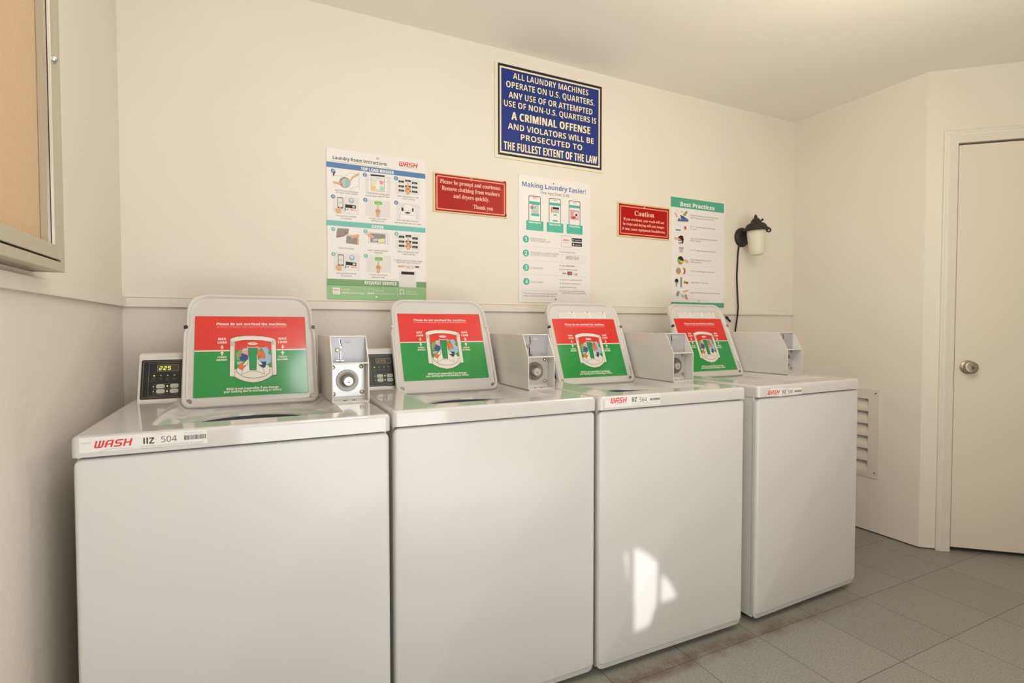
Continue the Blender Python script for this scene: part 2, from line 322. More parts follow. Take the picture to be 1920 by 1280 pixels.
# printed marks of the signs, labels and stickers, in metres on each sheet: (part, kind, layer, colour, ...)
DATA = {
'P1': [
('lettering#1', 'T', 2, 'ink', 'Laundry Room Instructions', .0245, .2385, .5572, .0136, 'm'),
('lettering#2','G',2,'grey',.0235,.2587,.5478,.0036),
('heading_band','R',1,'blue',-.0003,.5233,.4042,.5446,0),
('heading_band#1','R',1,'teal',-.0019,.2923,.4034,.3135,0),
('footer_band','R',1,'dgreen',-.0019,.0548,.2871,.0799,0),
('footer_band','R',1,'dgreen',.3618,.0563,.4061,.08,0),
('footer_band','R',1,'lgreen',-.0016,-.0017,.4059,.0556,0),
('lettering#3', 'T', 2, 'white', 'TOP LOAD WASHER', .1339, .2686, .5262, .0129, 'b'),
('lettering#4', 'T', 2, 'white', 'DRYER', .1758, .2241, .2947, .0124, 'b'),
('lettering#5', 'T', 2, 'white', 'REQUEST SERVICE', .1455, .277, .0624, .0131, 'b'),
('lettering#6', 'T', 2, 'ink', 'Add 1/4 cup of detergent', .0314, .1232, .4322, .006, 'r'),
('lettering#7', 'T', 2, 'ink', 'or 1 pod inside cylinder', .0352, .1206, .4237, .0061, 'r'),
('lettering#8', 'T', 2, 'ink', 'Load clothes loosely and', .1541, .2475, .4345, .0062, 'r'),
('lettering#9', 'T', 2, 'ink', 'evenly below', .1515, .2008, .4234, .0061, 'r'),
('lettering#10', 'T', 2, 'ink', 'fill level', .2219, .249, .4255, .0062, 'r'),
('lettering#11', 'T', 2, 'ink', 'Select temperature / soil', .2832, .3732, .4357, .0064, 'r'),
('lettering#12', 'T', 2, 'ink', '/ fabric settings', .3018, .3584, .4264, .0063, 'r'),
('lettering#13', 'T', 2, 'ink', 'Use payment method', .0353, .1133, .3315, .006, 'r'),
('lettering#14', 'T', 2, 'ink', 'on machine', .052, .0945, .3216, .006, 'r'),
('lettering#15', 'T', 2, 'ink', 'To start, press fabric', .1644, .2389, .3317, .0061, 'r'),
('lettering#16', 'T', 2, 'ink', 'setting or start', .1745, .2284, .3225, .0062, 'r'),
('lettering#17', 'T', 2, 'ink', 'After use, clean machine', .2799, .3715, .3343, .0063, 'r'),
('lettering#18', 'T', 2, 'ink', 'and keep fresh with door open', .2708, .3841, .3231, .0064, 'r'),
('lettering#19', 'T', 2, 'ink', 'Clean lint screen', .0437, .1038, .202, .006, 'r'),
('lettering#20', 'T', 2, 'ink', 'Load 1 wash load and', .1598, .2411, .2006, .0062, 'r'),
('lettering#21', 'T', 2, 'ink', 'close door', .1826, .2202, .1914, .0062, 'r'),
('lettering#22', 'T', 2, 'ink', 'Select temperature / soil', .2816, .3719, .2021, .0064, 'r'),
('lettering#23', 'T', 2, 'ink', '/ fabric settings', .3013, .357, .1926, .0063, 'r'),
('lettering#24', 'T', 2, 'ink', 'Use payment method', .034, .1113, .1007, .006, 'r'),
('lettering#25', 'T', 2, 'ink', 'on machine', .0513, .0939, .0905, .006, 'r'),
('lettering#26', 'T', 2, 'ink', 'To start, press fabric', .1641, .2388, .0999, .0063, 'r'),
('lettering#27', 'T', 2, 'ink', 'setting or start', .1731, .2272, .09, .0063, 'r'),
('lettering#28', 'T', 2, 'ink', 'To submit a service request, simply', .2644, .3888, .1654, .0064, 'r'),
('lettering#29', 'T', 2, 'ink', 'report the 6 digit machine ID', .276, .3788, .157, .0063, 'r'),
('lettering#30', 'T', 2, 'wred', 'MAX', .2029, .2199, .4245, .0062, 'm'),
('lettering#31', 'T', 2, 'ink', 'ABC 123', .3198, .3523, .1374, .008, 'r'),
('lettering#32', 'T', 2, 'white', 'Use the', .0532, .085, .0343, .0071, 'r'),
('lettering#33', 'T', 2, 'white', 'WASH-Connect App', .0536, .1407, .0214, .0077, 'm'),
('lettering#34', 'T', 2, 'white', 'Online at', .1901, .2237, .0336, .0073, 'r'),
('lettering#35','G',2,'white',.19,.2698,.0233,.0068),
('lettering#36', 'T', 2, 'white', 'Call us at', .3164, .3561, .0335, .0075, 'r'),
('lettering#37','G',2,'white',.3169,.3725,.0246,.0069),
('lettering#38','L',2,'white',[(.1454,.0509),(.1452,.018)],.0009),
('lettering#39','L',2,'white',[(.2796,.0515),(.2793,.0188)],.0009),
('logo','W',2,'wred',.2894,.3718,.564,.02),
('logo','L',2,'grey',[(.2946,.5532),(.3214,.5603),(.3483,.5617),(.3717,.5583)],.0006),
('machine_tag','W',2,'wred',.2823,.3149,.1396,.0069),
('machine_tag','F',1,'wred',.3176,.1346,.3557,.1495,.0005),
('machine_tag','R',1,'ink',.3578,.1402,.3749,.1467,0),
('number_badge#0','D',3,'blue',.0241,.5104,.0082),
('number_badge#0', 'T', 4, 'white', '1', .0216, .0264, .506, .0089, 'm'),
('number_badge#1','D',3,'blue',.1493,.5096,.0084),
('number_badge#1', 'T', 4, 'white', '2', .1467, .1517, .505, .0091, 'm'),
('number_badge#2','D',3,'blue',.2769,.5108,.0086),
('number_badge#2', 'T', 4, 'white', '3', .2742, .2795, .506, .0093, 'm'),
('number_badge#3','D',3,'blue',.0236,.4082,.0082),
('number_badge#3', 'T', 4, 'white', '4', .0211, .0259, .4038, .009, 'm'),
('number_badge#4','D',3,'blue',.1499,.4079,.0084),
('number_badge#4', 'T', 4, 'white', '5', .1474, .1524, .4032, .0092, 'm'),
('number_badge#5','D',3,'blue',.2772,.4095,.0086),
('number_badge#5', 'T', 4, 'white', '6', .2746, .2798, .4048, .0094, 'm'),
('number_badge#6','D',3,'teal',.0233,.2784,.0082),
('number_badge#6', 'T', 4, 'white', '1', .0208, .0256, .2739, .009, 'm'),
('number_badge#7','D',3,'teal',.1499,.2787,.0085),
('number_badge#7', 'T', 4, 'white', '2', .1473, .1523, .2741, .0092, 'm'),
('number_badge#8','D',3,'teal',.2774,.2786,.0087),
('number_badge#8', 'T', 4, 'white', '3', .2747, .28, .2739, .0095, 'm'),
('number_badge#9','D',3,'teal',.0228,.1786,.0082),
('number_badge#9', 'T', 4, 'white', '4', .0203, .0251, .174, .009, 'm'),
('number_badge#10','D',3,'teal',.15,.1784,.0084),
('number_badge#10', 'T', 4, 'white', '5', .1475, .1525, .1738, .0092, 'm'),
('app_icon','R',2,'white',.0195,.0181,.0474,.0452,.0012),
('app_icon','W',3,'wred',.0228,.044,.0324,.006),
('app_icon','G',3,'grey',.0237,.0429,.0234,.004),
('screw','D',3,'steel',.2015,.5827,.0046),
('screw','D',4,'paper',.2015,.5827,.0026),
('screw#1','D',3,'white',.1925,.0114,.0042),
('illustration#0','R',1,'white',.0238,.4431,.1255,.5169,0),
('illustration#0','L',2,'ink',[(.0244,.4931),(.0657,.4912),(.0952,.5119),(.1247,.5045)],.0006),
('illustration#0','L',2,'ink',[(.0241,.4673),(.0364,.4449)],.0006),
('illustration#0','L',2,'ink',[(.1258,.5168),(.1252,.4459)],.0006),
('illustration#0','L',2,'ink',[(.0897,.4449),(.1254,.4616)],.0006),
('illustration#0','P',2,'black',[(.0245,.5095),(.0346,.5083),(.0262,.4884),(.0243,.4892)]),
('illustration#0','D',2,'grey',.0704,.4688,.022),
('illustration#0','D',3,'ltgrey',.0733,.4671,.0181),
('illustration#0','P',4,'ltteal',[(.0729,.4806),(.0875,.4748),(.0858,.452),(.0726,.449)]),
('illustration#0','P',5,'skin',[(.0242,.4693),(.0462,.4679),(.0606,.4607),(.0557,.4551),(.0241,.4614)]),
('illustration#0','D',6,'orange',.0567,.4597,.0045),
('illustration#0','P',5,'skin',[(.1248,.5157),(.1247,.5035),(.1039,.4909),(.0939,.4756),(.09,.4791),(.0975,.4951)]),
('illustration#1','R',1,'pale',.1495,.4395,.2546,.513,0),
('illustration#1','P',3,'black',[(.172,.5154),(.2304,.5165),(.2303,.5103),(.1719,.5088)]),
('illustration#1','R',2,'white',.1656,.4441,.2394,.5043,0),
('illustration#1','F',3,'ink',.1737,.4481,.229,.5016,.001),
('illustration#1','R',3,'pale',.1757,.4513,.2269,.4975,0),
('illustration#1','P',4,'yel',[(.1757,.4699),(.1939,.4643),(.1898,.451),(.1755,.4525)]),
('illustration#1','P',4,'cream',[(.1758,.4904),(.1901,.4941),(.1961,.4784),(.1848,.4658),(.1757,.4699)]),
('illustration#1','P',4,'pink',[(.2085,.4932),(.226,.4912),(.2249,.4781),(.2105,.478)]),
('illustration#1','P',4,'mint',[(.2073,.4684),(.2259,.4715),(.2257,.4519),(.2092,.4521)]),
('illustration#1','P',5,'white',[(.1983,.4941),(.2054,.4939),(.2103,.4584),(.1929,.4585)]),
('illustration#1','L',6,'wred',[(.1496,.4903),(.2546,.4904)],.0005),
('illustration#2','R',1,'pale',.273,.4487,.3806,.5141,0),
('illustration#2','R',2,'black',.2879,.496,.3113,.5037,0),
('illustration#2','G',3,'pale',.2932,.306,.4983,.0032),
('illustration#2','R',2,'black',.3167,.5021,.3404,.5098,0),
('illustration#2','G',3,'pale',.3221,.335,.5044,.0031),
('illustration#2','R',2,'black',.3453,.4959,.3692,.5037,0),
('illustration#2','G',3,'pale',.3507,.3637,.4982,.0032),
('illustration#2','R',2,'black',.2878,.476,.3112,.4838,0),
('illustration#2','G',3,'pale',.2931,.3058,.4784,.0031),
('illustration#2','R',2,'black',.3166,.4783,.3402,.4861,0),
('illustration#2','G',3,'pale',.3219,.3349,.4807,.0032),
('illustration#2','R',2,'black',.3452,.4778,.3691,.4857,0),
('illustration#2','G',3,'pale',.3506,.3636,.4801,.0032),
('illustration#2','R',2,'black',.2877,.4582,.3111,.4661,0),
('illustration#2','G',3,'pale',.2929,.3057,.4606,.0032),
('illustration#2','R',2,'black',.3165,.4592,.3401,.4672,0),
('illustration#2','G',3,'pale',.3218,.3347,.4616,.0032),
('illustration#2','R',2,'black',.3451,.4592,.369,.4672,0),
('illustration#2','G',3,'pale',.3504,.3635,.4616,.0032),
('illustration#2','P',4,'skin',[(.3249,.4976),(.3299,.4982),(.3308,.4813),(.3243,.4806)]),
('illustration#2','P',4,'skin',[(.3184,.4775),(.3214,.4817),(.3313,.4819),(.3402,.478),(.3406,.4693),(.3351,.4609),(.3345,.4482),(.3202,.4467),(.3212,.4584),(.3173,.4667)]),
('illustration#2','P',5,'skin2',[(.3194,.4757),(.3243,.4782),(.3262,.4687),(.3213,.4652)]),
('illustration#2','P',5,'skin2',[(.3283,.4776),(.3342,.4764),(.3322,.4664),(.3272,.4678)]),
('illustration#3','R',1,'pale',.023,.3425,.1246,.4111,0),
('illustration#3','R',2,'ink',.0403,.3638,.0626,.4075,.002),
('illustration#3','R',3,'pale',.0422,.3686,.0607,.4047,0),
('illustration#3','G',4,'ink',.044,.0594,.3872,.003),
('illustration#3','G',4,'ink',.0468,.0565,.3824,.0025),
('illustration#3','P',5,'skin',[(.0458,.3731),(.0515,.3707),(.0543,.361),(.0532,.3429),(.0378,.3424),(.0302,.3577),(.0341,.365),(.0418,.3598),(.0476,.3633)]),
('illustration#3','D',2,'ltblue',.0947,.3991,.0111),
('illustration#3','P',3,'pale',[(.0878,.4025),(.0967,.4074),(.1016,.4009),(.0937,.396)]),
('illustration#3','P',2,'black',[(.0701,.3821),(.1123,.3807),(.1122,.3675),(.0709,.3686)]),
('illustration#3','R',3,'pale',.0984,.3712,.1082,.3773,0),
('illustration#3','P',2,'white',[(.0709,.3686),(.1121,.3665),(.112,.3452),(.0707,.3475)]),
('illustration#3','D',3,'gold',.0796,.3614,.004),
('illustration#3','W',3,'wred',.0894,.1131,.3584,.0056),
('illustration#3','P',3,'blue',[(.069,.3704),(.0729,.3698),(.0727,.3547),(.0679,.3563)]),
('illustration#3','G',3,'grey',.0776,.109,.3483,.0025),
('illustration#4','R',1,'pale',.1497,.3425,.2522,.4111,0),
('illustration#4','R',2,'bgreen',.1874,.3937,.2181,.4061,0),
('illustration#4','G',3,'white',.1934,.2119,.3978,.0036),
('illustration#4','P',4,'skin',[(.1982,.3907),(.2029,.3912),(.2037,.3747),(.1976,.3741)]),
('illustration#4','P',4,'skin',[(.1919,.3712),(.1948,.3752),(.2042,.3752),(.2127,.3713),(.2131,.3627),(.2078,.3546),(.2073,.3422),(.1936,.341),(.1946,.3525),(.1909,.3607)]),
('illustration#4','P',5,'skin2',[(.1928,.3694),(.1976,.3717),(.1994,.3624),(.1946,.3591)]),
('illustration#4','P',5,'skin2',[(.2013,.3711),(.207,.3698),(.205,.3601),(.2003,.3615)]),
('illustration#5','R',1,'pale',.2764,.3427,.38,.4104,0),
('illustration#5','R',3,'white',.3096,.3787,.3462,.4073,0),
('illustration#5','F',4,'ink',.3096,.3787,.3462,.4073,.0006),
('illustration#5','P',3,'black',[(.2999,.3908),(.3074,.3915),(.3084,.3758),(.2998,.3782)]),
('illustration#5','P',3,'black',[(.3451,.391),(.3517,.3926),(.3516,.3788),(.3451,.3782)]),
('illustration#5','P',2,'white',[(.2934,.3629),(.3041,.377),(.3537,.3764),(.3646,.3614),(.3645,.3438),(.2922,.3449)]),
('illustration#5','L',4,'ink',[(.2922,.3449),(.2934,.3629),(.3041,.377)],.0006),
('illustration#5','L',4,'ink',[(.2934,.3629),(.3646,.3614),(.3645,.3438)],.0006),
('illustration#5','P',4,'black',[(.3105,.3708),(.3256,.3748),(.3428,.3717),(.3255,.3669)]),
('illustration#6','R',1,'white',.0227,.2133,.125,.2838,0),
('illustration#6','P',3,'grey',[(.0396,.2837),(.0843,.2842),(.0822,.2669),(.0635,.2524),(.0344,.2453),(.0356,.2664)]),
('illustration#6','L',5,'ink',[(.0344,.2453),(.0635,.2524),(.0822,.2669)],.001),
('illustration#6','D',6,'wred',.0475,.2522,.0036),
('illustration#6','D',6,'wred',.0705,.268,.0036),
('illustration#6','P',3,'ltgrey',[(.0743,.2623),(.1216,.2567),(.1233,.2222),(.0711,.2248)]),
('illustration#6','P',4,'grey',[(.0752,.2548),(.1176,.2493),(.1173,.2218),(.073,.2269)]),
('illustration#6','P',5,'skin',[(.1237,.266),(.0929,.2576),(.0928,.2434),(.1052,.2504),(.1236,.2497)]),
('illustration#6','P',5,'skin',[(.1235,.2456),(.1155,.2374),(.1173,.2223),(.1233,.2212)]),
('illustration#7','R',1,'white',.1544,.2146,.253,.2818,0),
('illustration#7','F',2,'grey',.1618,.2325,.2399,.277,.0012),
('illustration#7','R',3,'grey',.1689,.2366,.2315,.2733,0),
('illustration#7','P',4,'lilac',[(.1754,.2468),(.1933,.2547),(.2015,.246),(.1881,.2389)]),
('illustration#7','P',4,'cream',[(.1995,.2511),(.2295,.2553),(.2294,.2397),(.2035,.2369)]),
('illustration#7','P',5,'skin',[(.1508,.2691),(.168,.2714),(.1872,.2584),(.178,.2516),(.1638,.2567)]),
('illustration#7','L',3,'grey',[(.2463,.2794),(.2459,.2178)],.0006),
('illustration#8','R',1,'pale',.2745,.2135,.3793,.2819,0),
('illustration#8','R',2,'black',.288,.2633,.3114,.2721,0),
('illustration#8','G',3,'pale',.2932,.3061,.2661,.0032),
('illustration#8','R',2,'black',.3169,.268,.3406,.2769,0),
('illustration#8','G',3,'pale',.3222,.3352,.2708,.0031),
('illustration#8','R',2,'black',.3455,.2605,.3695,.2694,0),
('illustration#8','G',3,'pale',.3509,.364,.2633,.0032),
('illustration#8','R',2,'black',.2878,.2432,.3113,.2521,0),
('illustration#8','G',3,'pale',.2931,.3059,.246,.0031),
('illustration#8','R',2,'black',.3167,.2441,.3404,.2531,0),
('illustration#8','G',3,'pale',.3221,.335,.247,.0032),
('illustration#8','R',2,'black',.3454,.2423,.3694,.2514,0),
('illustration#8','G',3,'pale',.3508,.3639,.2452,.0032),
('illustration#8','R',2,'black',.2877,.2252,.3112,.2342,0),
('illustration#8','G',3,'pale',.293,.3058,.2281,.0032),
('illustration#8','R',2,'black',.3166,.225,.3403,.234,0),
('illustration#8','G',3,'pale',.3219,.3349,.2279,.0032),
('illustration#8','R',2,'black',.3453,.2236,.3693,.2327,0),
('illustration#8','G',3,'pale',.3507,.3638,.2266,.0032),
('illustration#8','P',4,'skin',[(.3251,.2642),(.3301,.2646),(.3309,.2476),(.3245,.2471)]),
('illustration#8','P',4,'skin',[(.3185,.2443),(.3215,.2484),(.3314,.2481),(.3404,.2438),(.3408,.2351),(.3353,.2269),(.3347,.2141),(.3203,.2132),(.3214,.225),(.3175,.2335)]),
('illustration#8','P',5,'skin2',[(.3195,.2424),(.3245,.2447),(.3264,.2351),(.3214,.2318)]),
('illustration#8','P',5,'skin2',[(.3284,.244),(.3344,.2425),(.3323,.2326),(.3274,.2342)]),
('illustration#9','R',1,'pale',.0239,.1154,.1257,.1856,0),
('illustration#9','R',2,'ink',.0401,.1335,.0624,.1786,.002),
('illustration#9','R',3,'pale',.042,.1385,.0605,.1757,0),
('illustration#9','G',4,'ink',.0437,.0592,.1577,.0031),
('illustration#9','G',4,'ink',.0466,.0563,.1528,.0025),
('illustration#9','P',5,'skin',[(.0455,.1438),(.0513,.141),(.0541,.1311),(.053,.1129),(.0375,.1132),(.03,.1289),(.0339,.1361),(.0415,.1305),(.0474,.1338)]),
('illustration#9','D',2,'ltblue',.0946,.1676,.0111),
('illustration#9','P',3,'pale',[(.0877,.1713),(.0966,.1758),(.1015,.169),(.0936,.1645)]),
('illustration#9','P',2,'black',[(.0699,.1516),(.1122,.1482),(.1121,.135),(.0708,.138)]),
('illustration#9','R',3,'pale',.0983,.1388,.1082,.1455,0),
('illustration#9','P',2,'white',[(.0708,.138),(.1121,.134),(.1119,.1125),(.0706,.1168)]),
('illustration#9','D',3,'gold',.0795,.1303,.0041),
('illustration#9','W',3,'wred',.0893,.113,.1263,.0056),
('illustration#9','P',3,'blue',[(.0688,.1399),(.0727,.1391),(.0726,.1239),(.0677,.1257)]),
('illustration#9','G',3,'grey',.0774,.109,.1166,.0026),
('illustration#10','R',1,'pale',.1508,.1124,.2538,.184,0),
('illustration#10','R',2,'bgreen',.1876,.162,.2184,.1759,0),
('illustration#10','G',3,'white',.1937,.2122,.1669,.0036),
('illustration#10','P',4,'skin',[(.1985,.1599),(.2032,.1602),(.204,.1435),(.1979,.1432)]),
('illustration#10','P',4,'skin',[(.1922,.1406),(.195,.1445),(.2045,.144),(.213,.1397),(.2134,.1311),(.2081,.1232),(.2076,.1108),(.1938,.1102),(.1949,.1216),(.1911,.13)]),
('illustration#10','P',5,'skin2',[(.1931,.1387),(.1978,.1408),(.1997,.1314),(.1949,.1283)]),
('illustration#10','P',5,'skin2',[(.2016,.1401),(.2073,.1384),(.2053,.1288),(.2006,.1305)]),
('illustration#11','R',2,'pale',.2883,.0553,.3619,.1247,0),
('illustration#11','R',3,'black',.297,.1093,.3533,.1215,0),
('illustration#11','G',3,'wred',.2916,.3131,.1018,.0022),
('service_icon','F',2,'white',.158,.029,.1825,.0435,.0008),
('service_icon','R',2,'white',.1548,.0227,.1854,.0269,0),
('service_icon#1','D',2,'white',.2992,.0373,.0095),
('service_icon#1','D',3,'lgreen',.2992,.0373,.0069),
('service_icon#1','R',2,'white',.289,.0248,.3094,.0296,0)],
'P2': [
('lettering#1', 'T', 2, 'title', 'Making Laundry Easier!', .0186, .3735, .5436, .022, 'm'),
('lettering#2', 'T', 2, 'ink', 'One App Does It All', .1174, .2761, .518, .0135, 'r'),
('lettering#3', 'T', 2, 'grey', 'DOWNLOAD THE', .0629, .1462, .2974, .0089, 'r'),
('lettering#4', 'T', 2, 'grey', 'WASH-CONNECT APP', .0629, .1711, .2871, .0089, 'r'),
('lettering#5', 'T', 2, 'grey', 'REGISTER IN LAUNDRY ROOM', .063, .2162, .2319, .0089, 'r'),
('lettering#6', 'T', 2, 'grey', 'ENTER LOCATION CODE', .0798, .2056, .2217, .009, 'r'),
('lettering#7', 'T', 2, 'grey', 'LOAD MONEY', .0641, .1332, .1589, .0089, 'r'),
('lettering#8', 'T', 2, 'grey', 'DO LAUNDRY', .0653, .1333, .0926, .0089, 'r'),
('lettering#9', 'T', 2, 'teal', 'OR', .063, .0764, .2205, .0089, 'r'),
('lettering#10', 'T', 2, 'ink', 'Enter location code', .2357, .3108, .2457, .0067, 'r'),
('lettering#11', 'T', 2, 'ink', 'Select', .2358, .2579, .1788, .0066, 'r'),
('lettering#12', 'T', 2, 'ink', 'Enter payment method', .2359, .3245, .161, .0066, 'r'),
('lettering#13', 'T', 2, 'ink', 'Search for available machines', .2348, .3535, .111, .0067, 'r'),
('lettering#14', 'T', 2, 'ink', 'Load laundry and detergent', .2349, .3431, .0927, .0067, 'r'),
('lettering#15', 'T', 2, 'ink', 'Select machine & pay', .2349, .3217, .0741, .0067, 'r'),
('lettering#16', 'T', 2, 'ink', 'To start cycle, select fabric setting', .2361, .3698, .0562, .0067, 'r'),
('lettering#17', 'T', 2, 'ink', 'or push start button on the machine', .2362, .3761, .0461, .0067, 'r'),
('lettering#18', 'T', 2, 'ink', 'Add Funds', .2609, .3091, .1789, .0072, 'm'),
('lettering#19', 'T', 2, 'ink', 'W001043', .259, .3365, .2147, .0165, 'r'),
('lettering#20', 'T', 2, 'ink', 'Text', .0268, .0429, .0404, .0059, 'r'),
('lettering#21','G',2,'title',.0457,.0991,.0397,.006),
('lettering#22', 'T', 2, 'ink', 'to', .1025, .1105, .0396, .0059, 'r'),
('lettering#23', 'T', 2, 'title', '77324', .1139, .1391, .0393, .006, 'r'),
('lettering#24', 'T', 2, 'ink', 'to stay informed', .1426, .206, .0393, .0061, 'r'),
('lettering#25', 'T', 2, 'ink', 'about our latest app features and promotions.', .0279, .2049, .028, .006, 'r'),
('rule_line#0','L',2,'ltteal',[(.0114,.2642),(.3796,.2646)],.0007),
('rule_line#1','L',2,'ltteal',[(.0114,.1974),(.378,.1985)],.0007),
('rule_line#2','L',2,'ltteal',[(.0114,.1323),(.3832,.1321)],.0007),
('code_box','F',1,'ltteal',.2339,.2103,.3735,.2363,.0007),
('note_box','F',1,'ltteal',.0183,.0145,.2119,.0562,.0008),
('bullet#0','D',1,'tealb',.2262,.249,.0031),
('bullet#1','D',1,'tealb',.2264,.1821,.0031),
('bullet#2','D',1,'tealb',.2264,.1634,.003),
('bullet#3','D',1,'tealb',.2271,.1141,.0031),
('bullet#4','D',1,'tealb',.2271,.0958,.0031),
('bullet#5','D',1,'tealb',.2272,.0765,.0031),
('bullet#6','D',1,'tealb',.2272,.0592,.0031),
('number_badge#0','D',1,'tealb',.0379,.2978,.0167),
('number_badge#0', 'T', 3, 'white', '1', .0318, .0423, .2884, .0186, 'm'),
('number_badge#1','D',1,'tealb',.0379,.2317,.0166),
('number_badge#1', 'T', 3, 'white', '2', .0318, .0446, .2223, .0186, 'm'),
('number_badge#2','D',1,'tealb',.039,.164,.0167),
('number_badge#2', 'T', 3, 'white', '3', .0329, .0457, .1547, .0186, 'm'),
('number_badge#3','D',1,'tealb',.0407,.0982,.0167),
('number_badge#3', 'T', 3, 'white', '4', .0346, .0474, .0888, .0187, 'm'),
('phone_picture#0','R',1,'black',.0529,.3846,.118,.5044,.006),
('phone_picture#0','R',2,'white',.0556,.3846,.1152,.5014,.005),
('phone_picture#0','W',4,'wred',.0752,.0965,.4924,.0054),
('phone_picture#0','R',3,'tealb',.0562,.4653,.1146,.4781,0),
('phone_picture#0','R',3,'ltgrey',.0673,.4226,.1061,.4669,0),
('phone_picture#0','D',4,'pale',.0875,.4503,.0123),
('phone_picture#0','D',5,'ltteal',.0875,.4503,.0084),
('phone_picture#0','D',6,'grey',.0707,.4487,.0088),
('phone_picture#0','R',5,'tealb',.0662,.4099,.109,.4217,0),
('caption_box#0','R',7,'tealb',.0404,.3415,.1324,.3869,.001),
('caption_box#0', 'T', 8, 'white', 'Mobile Payment', .0534, .1187, .3745, .0089, 'b'),
('caption_box#0','G',8,'mint',.0479,.1244,.3657,.0044),
('caption_box#0','G',8,'mint',.0501,.1227,.3568,.0044),
('caption_box#0','G',8,'mint',.0523,.121,.3479,.0045),
('phone_picture#1','R',1,'black',.1633,.3841,.2293,.5042,.006),
('phone_picture#1','R',2,'white',.1662,.3841,.2263,.5011,.005),
('phone_picture#1','W',4,'wred',.1864,.2086,.4916,.0055),
('phone_picture#1','R',3,'tealb',.1668,.4699,.2257,.4829,0),
('phone_picture#1','R',4,'black',.1842,.4524,.2193,.4624,0),
('phone_picture#1','R',3,'ltgrey',.1842,.4343,.2193,.4524,0),
('phone_picture#1','R',4,'orange',.1749,.4349,.1819,.4613,0),
('phone_picture#1','R',4,'tealb',.1889,.421,.2064,.4276,0),
('phone_picture#1','R',4,'tealb',.1831,.3935,.2123,.4,0),
('caption_box#1','R',7,'tealb',.1516,.3414,.2434,.3861,.001),
('caption_box#1', 'T', 8, 'white', 'Request Service', .1652, .2295, .3735, .009, 'b'),
('caption_box#1','G',8,'mint',.1594,.2354,.3645,.0045),
('caption_box#1','G',8,'mint',.1617,.2337,.3555,.0045),
('caption_box#1','G',8,'mint',.1641,.2319,.3465,.0045),
('phone_picture#2','R',1,'black',.2752,.3848,.3418,.5038,.006),
('phone_picture#2','R',2,'white',.2782,.3847,.3388,.5008,.005),
('phone_picture#2','W',4,'wred',.2991,.3221,.4909,.0056),
('phone_picture#2','R',3,'tealb',.2787,.4687,.3381,.4819,0),
('phone_picture#2','R',3,'pink',.2835,.412,.3346,.459,0),
('phone_picture#2','D',4,'pale',.3174,.4363,.0153),
('phone_picture#2','D',5,'black',.3187,.4353,.0062),
('phone_picture#2','P',6,'brick',[(.2896,.4235),(.3114,.4306),(.3175,.4209),(.303,.4145),(.2909,.4165)]),
('phone_picture#2','G',4,'grey',.2981,.3175,.4068,.0026),
('caption_box#2','R',7,'tealb',.2631,.3413,.355,.3861,.001),
('caption_box#2', 'T', 8, 'white', 'Promotions', .2771, .3403, .3732, .0092, 'b'),
('caption_box#2','G',8,'mint',.2712,.3464,.364,.0046),
('caption_box#2','G',8,'mint',.2736,.3446,.3548,.0047),
('caption_box#2','G',8,'mint',.276,.3428,.3457,.0047),
('app_icon','F',1,'grey',.2329,.2743,.2888,.3295,.0012),
('app_icon','W',2,'wred',.2415,.2797,.303,.0092),
('app_icon', 'T', 2, 'grey', 'CONNECT', .2415, .2786, .2929, .0046, 'r'),
('store_badge','R',1,'black',.293,.3037,.3522,.3212,.001),
('store_badge', 'T', 2, 'white', 'Google Play', .3106, .3485, .3081, .0067, 'r'),
('store_badge','P',2,'ltteal',[(.2972,.3168),(.3075,.3125),(.2972,.3066)]),
('store_badge#1','R',1,'black',.2931,.2806,.3523,.2984,.001),
('store_badge#1', 'T', 2, 'white', 'App Store', .3125, .3467, .2852, .0072, 'r'),
('store_badge#1','D',2,'white',.3027,.2896,.0046),
('card_logo', 'T', 2, 'navy', 'VISA', .2395, .2634, .1411, .0081, 'b'),
('card_logo#1','R',1,'navy',.2681,.138,.2947,.1549,0),
('card_logo#1','D',2,'wred',.2766,.1462,.0057),
('card_logo#1','D',3,'orange',.2862,.1461,.0057),
('card_logo#2', 'T', 2, 'grey', 'DISC VER', .2983, .3251, .1444, .0057, 'r'),
('card_logo#2','P',1,'orange',[(.3032,.1381),(.3239,.1467),(.3251,.138)]),
('screw','D',4,'steel',.188,.5741,.004),
('screw#1','D',4,'steel',.2013,.0175,.004)],
'P3': [
('heading_band','R',1,'tealg',-.0038,.545,.392,.5992,0),
('footer_band','R',1,'tealg',.0,.0,.4,.0265,0),
('lettering#1', 'T', 2, 'white', 'Best Practices', .0627, .3172, .5535, .0234, 'b'),
('lettering#2', 'T', 2, 'ink', 'Check all clothing for loose items and', .1335, .3443, .5067, .0077, 'r'),
('lettering#3', 'T', 2, 'ink', 'tag for laundry care instructions', .1337, .3123, .4938, .0077, 'r'),
('lettering#4', 'T', 2, 'ink', '1 quarter cup of liquid soap', .1697, .3223, .4445, .0077, 'r'),
('lettering#5', 'T', 2, 'ink', 'or 1 pod', .1344, .1801, .4306, .0076, 'r'),
('lettering#6', 'T', 2, 'ink', 'Pods', .135, .1636, .3781, .0076, 'r'),
('lettering#7', 'T', 2, 'ink', 'be placed inside of drum', .2035, .3389, .3802, .0078, 'r'),
('lettering#8', 'T', 2, 'ink', 'before clothes', .1352, .2134, .3663, .0077, 'r'),
('lettering#9', 'T', 2, 'ink', 'add any water to machines', .1836, .3327, .3138, .0078, 'r'),
('lettering#10', 'T', 2, 'ink', 'Check machine door or lid is', .1364, .2941, .2608, .0077, 'r'),
('lettering#11', 'T', 2, 'ink', 'closed properly', .1366, .2204, .2481, .0077, 'r'),
('lettering#12', 'T', 2, 'ink', 'use foreign or bent coins', .185, .325, .1973, .0078, 'r'),
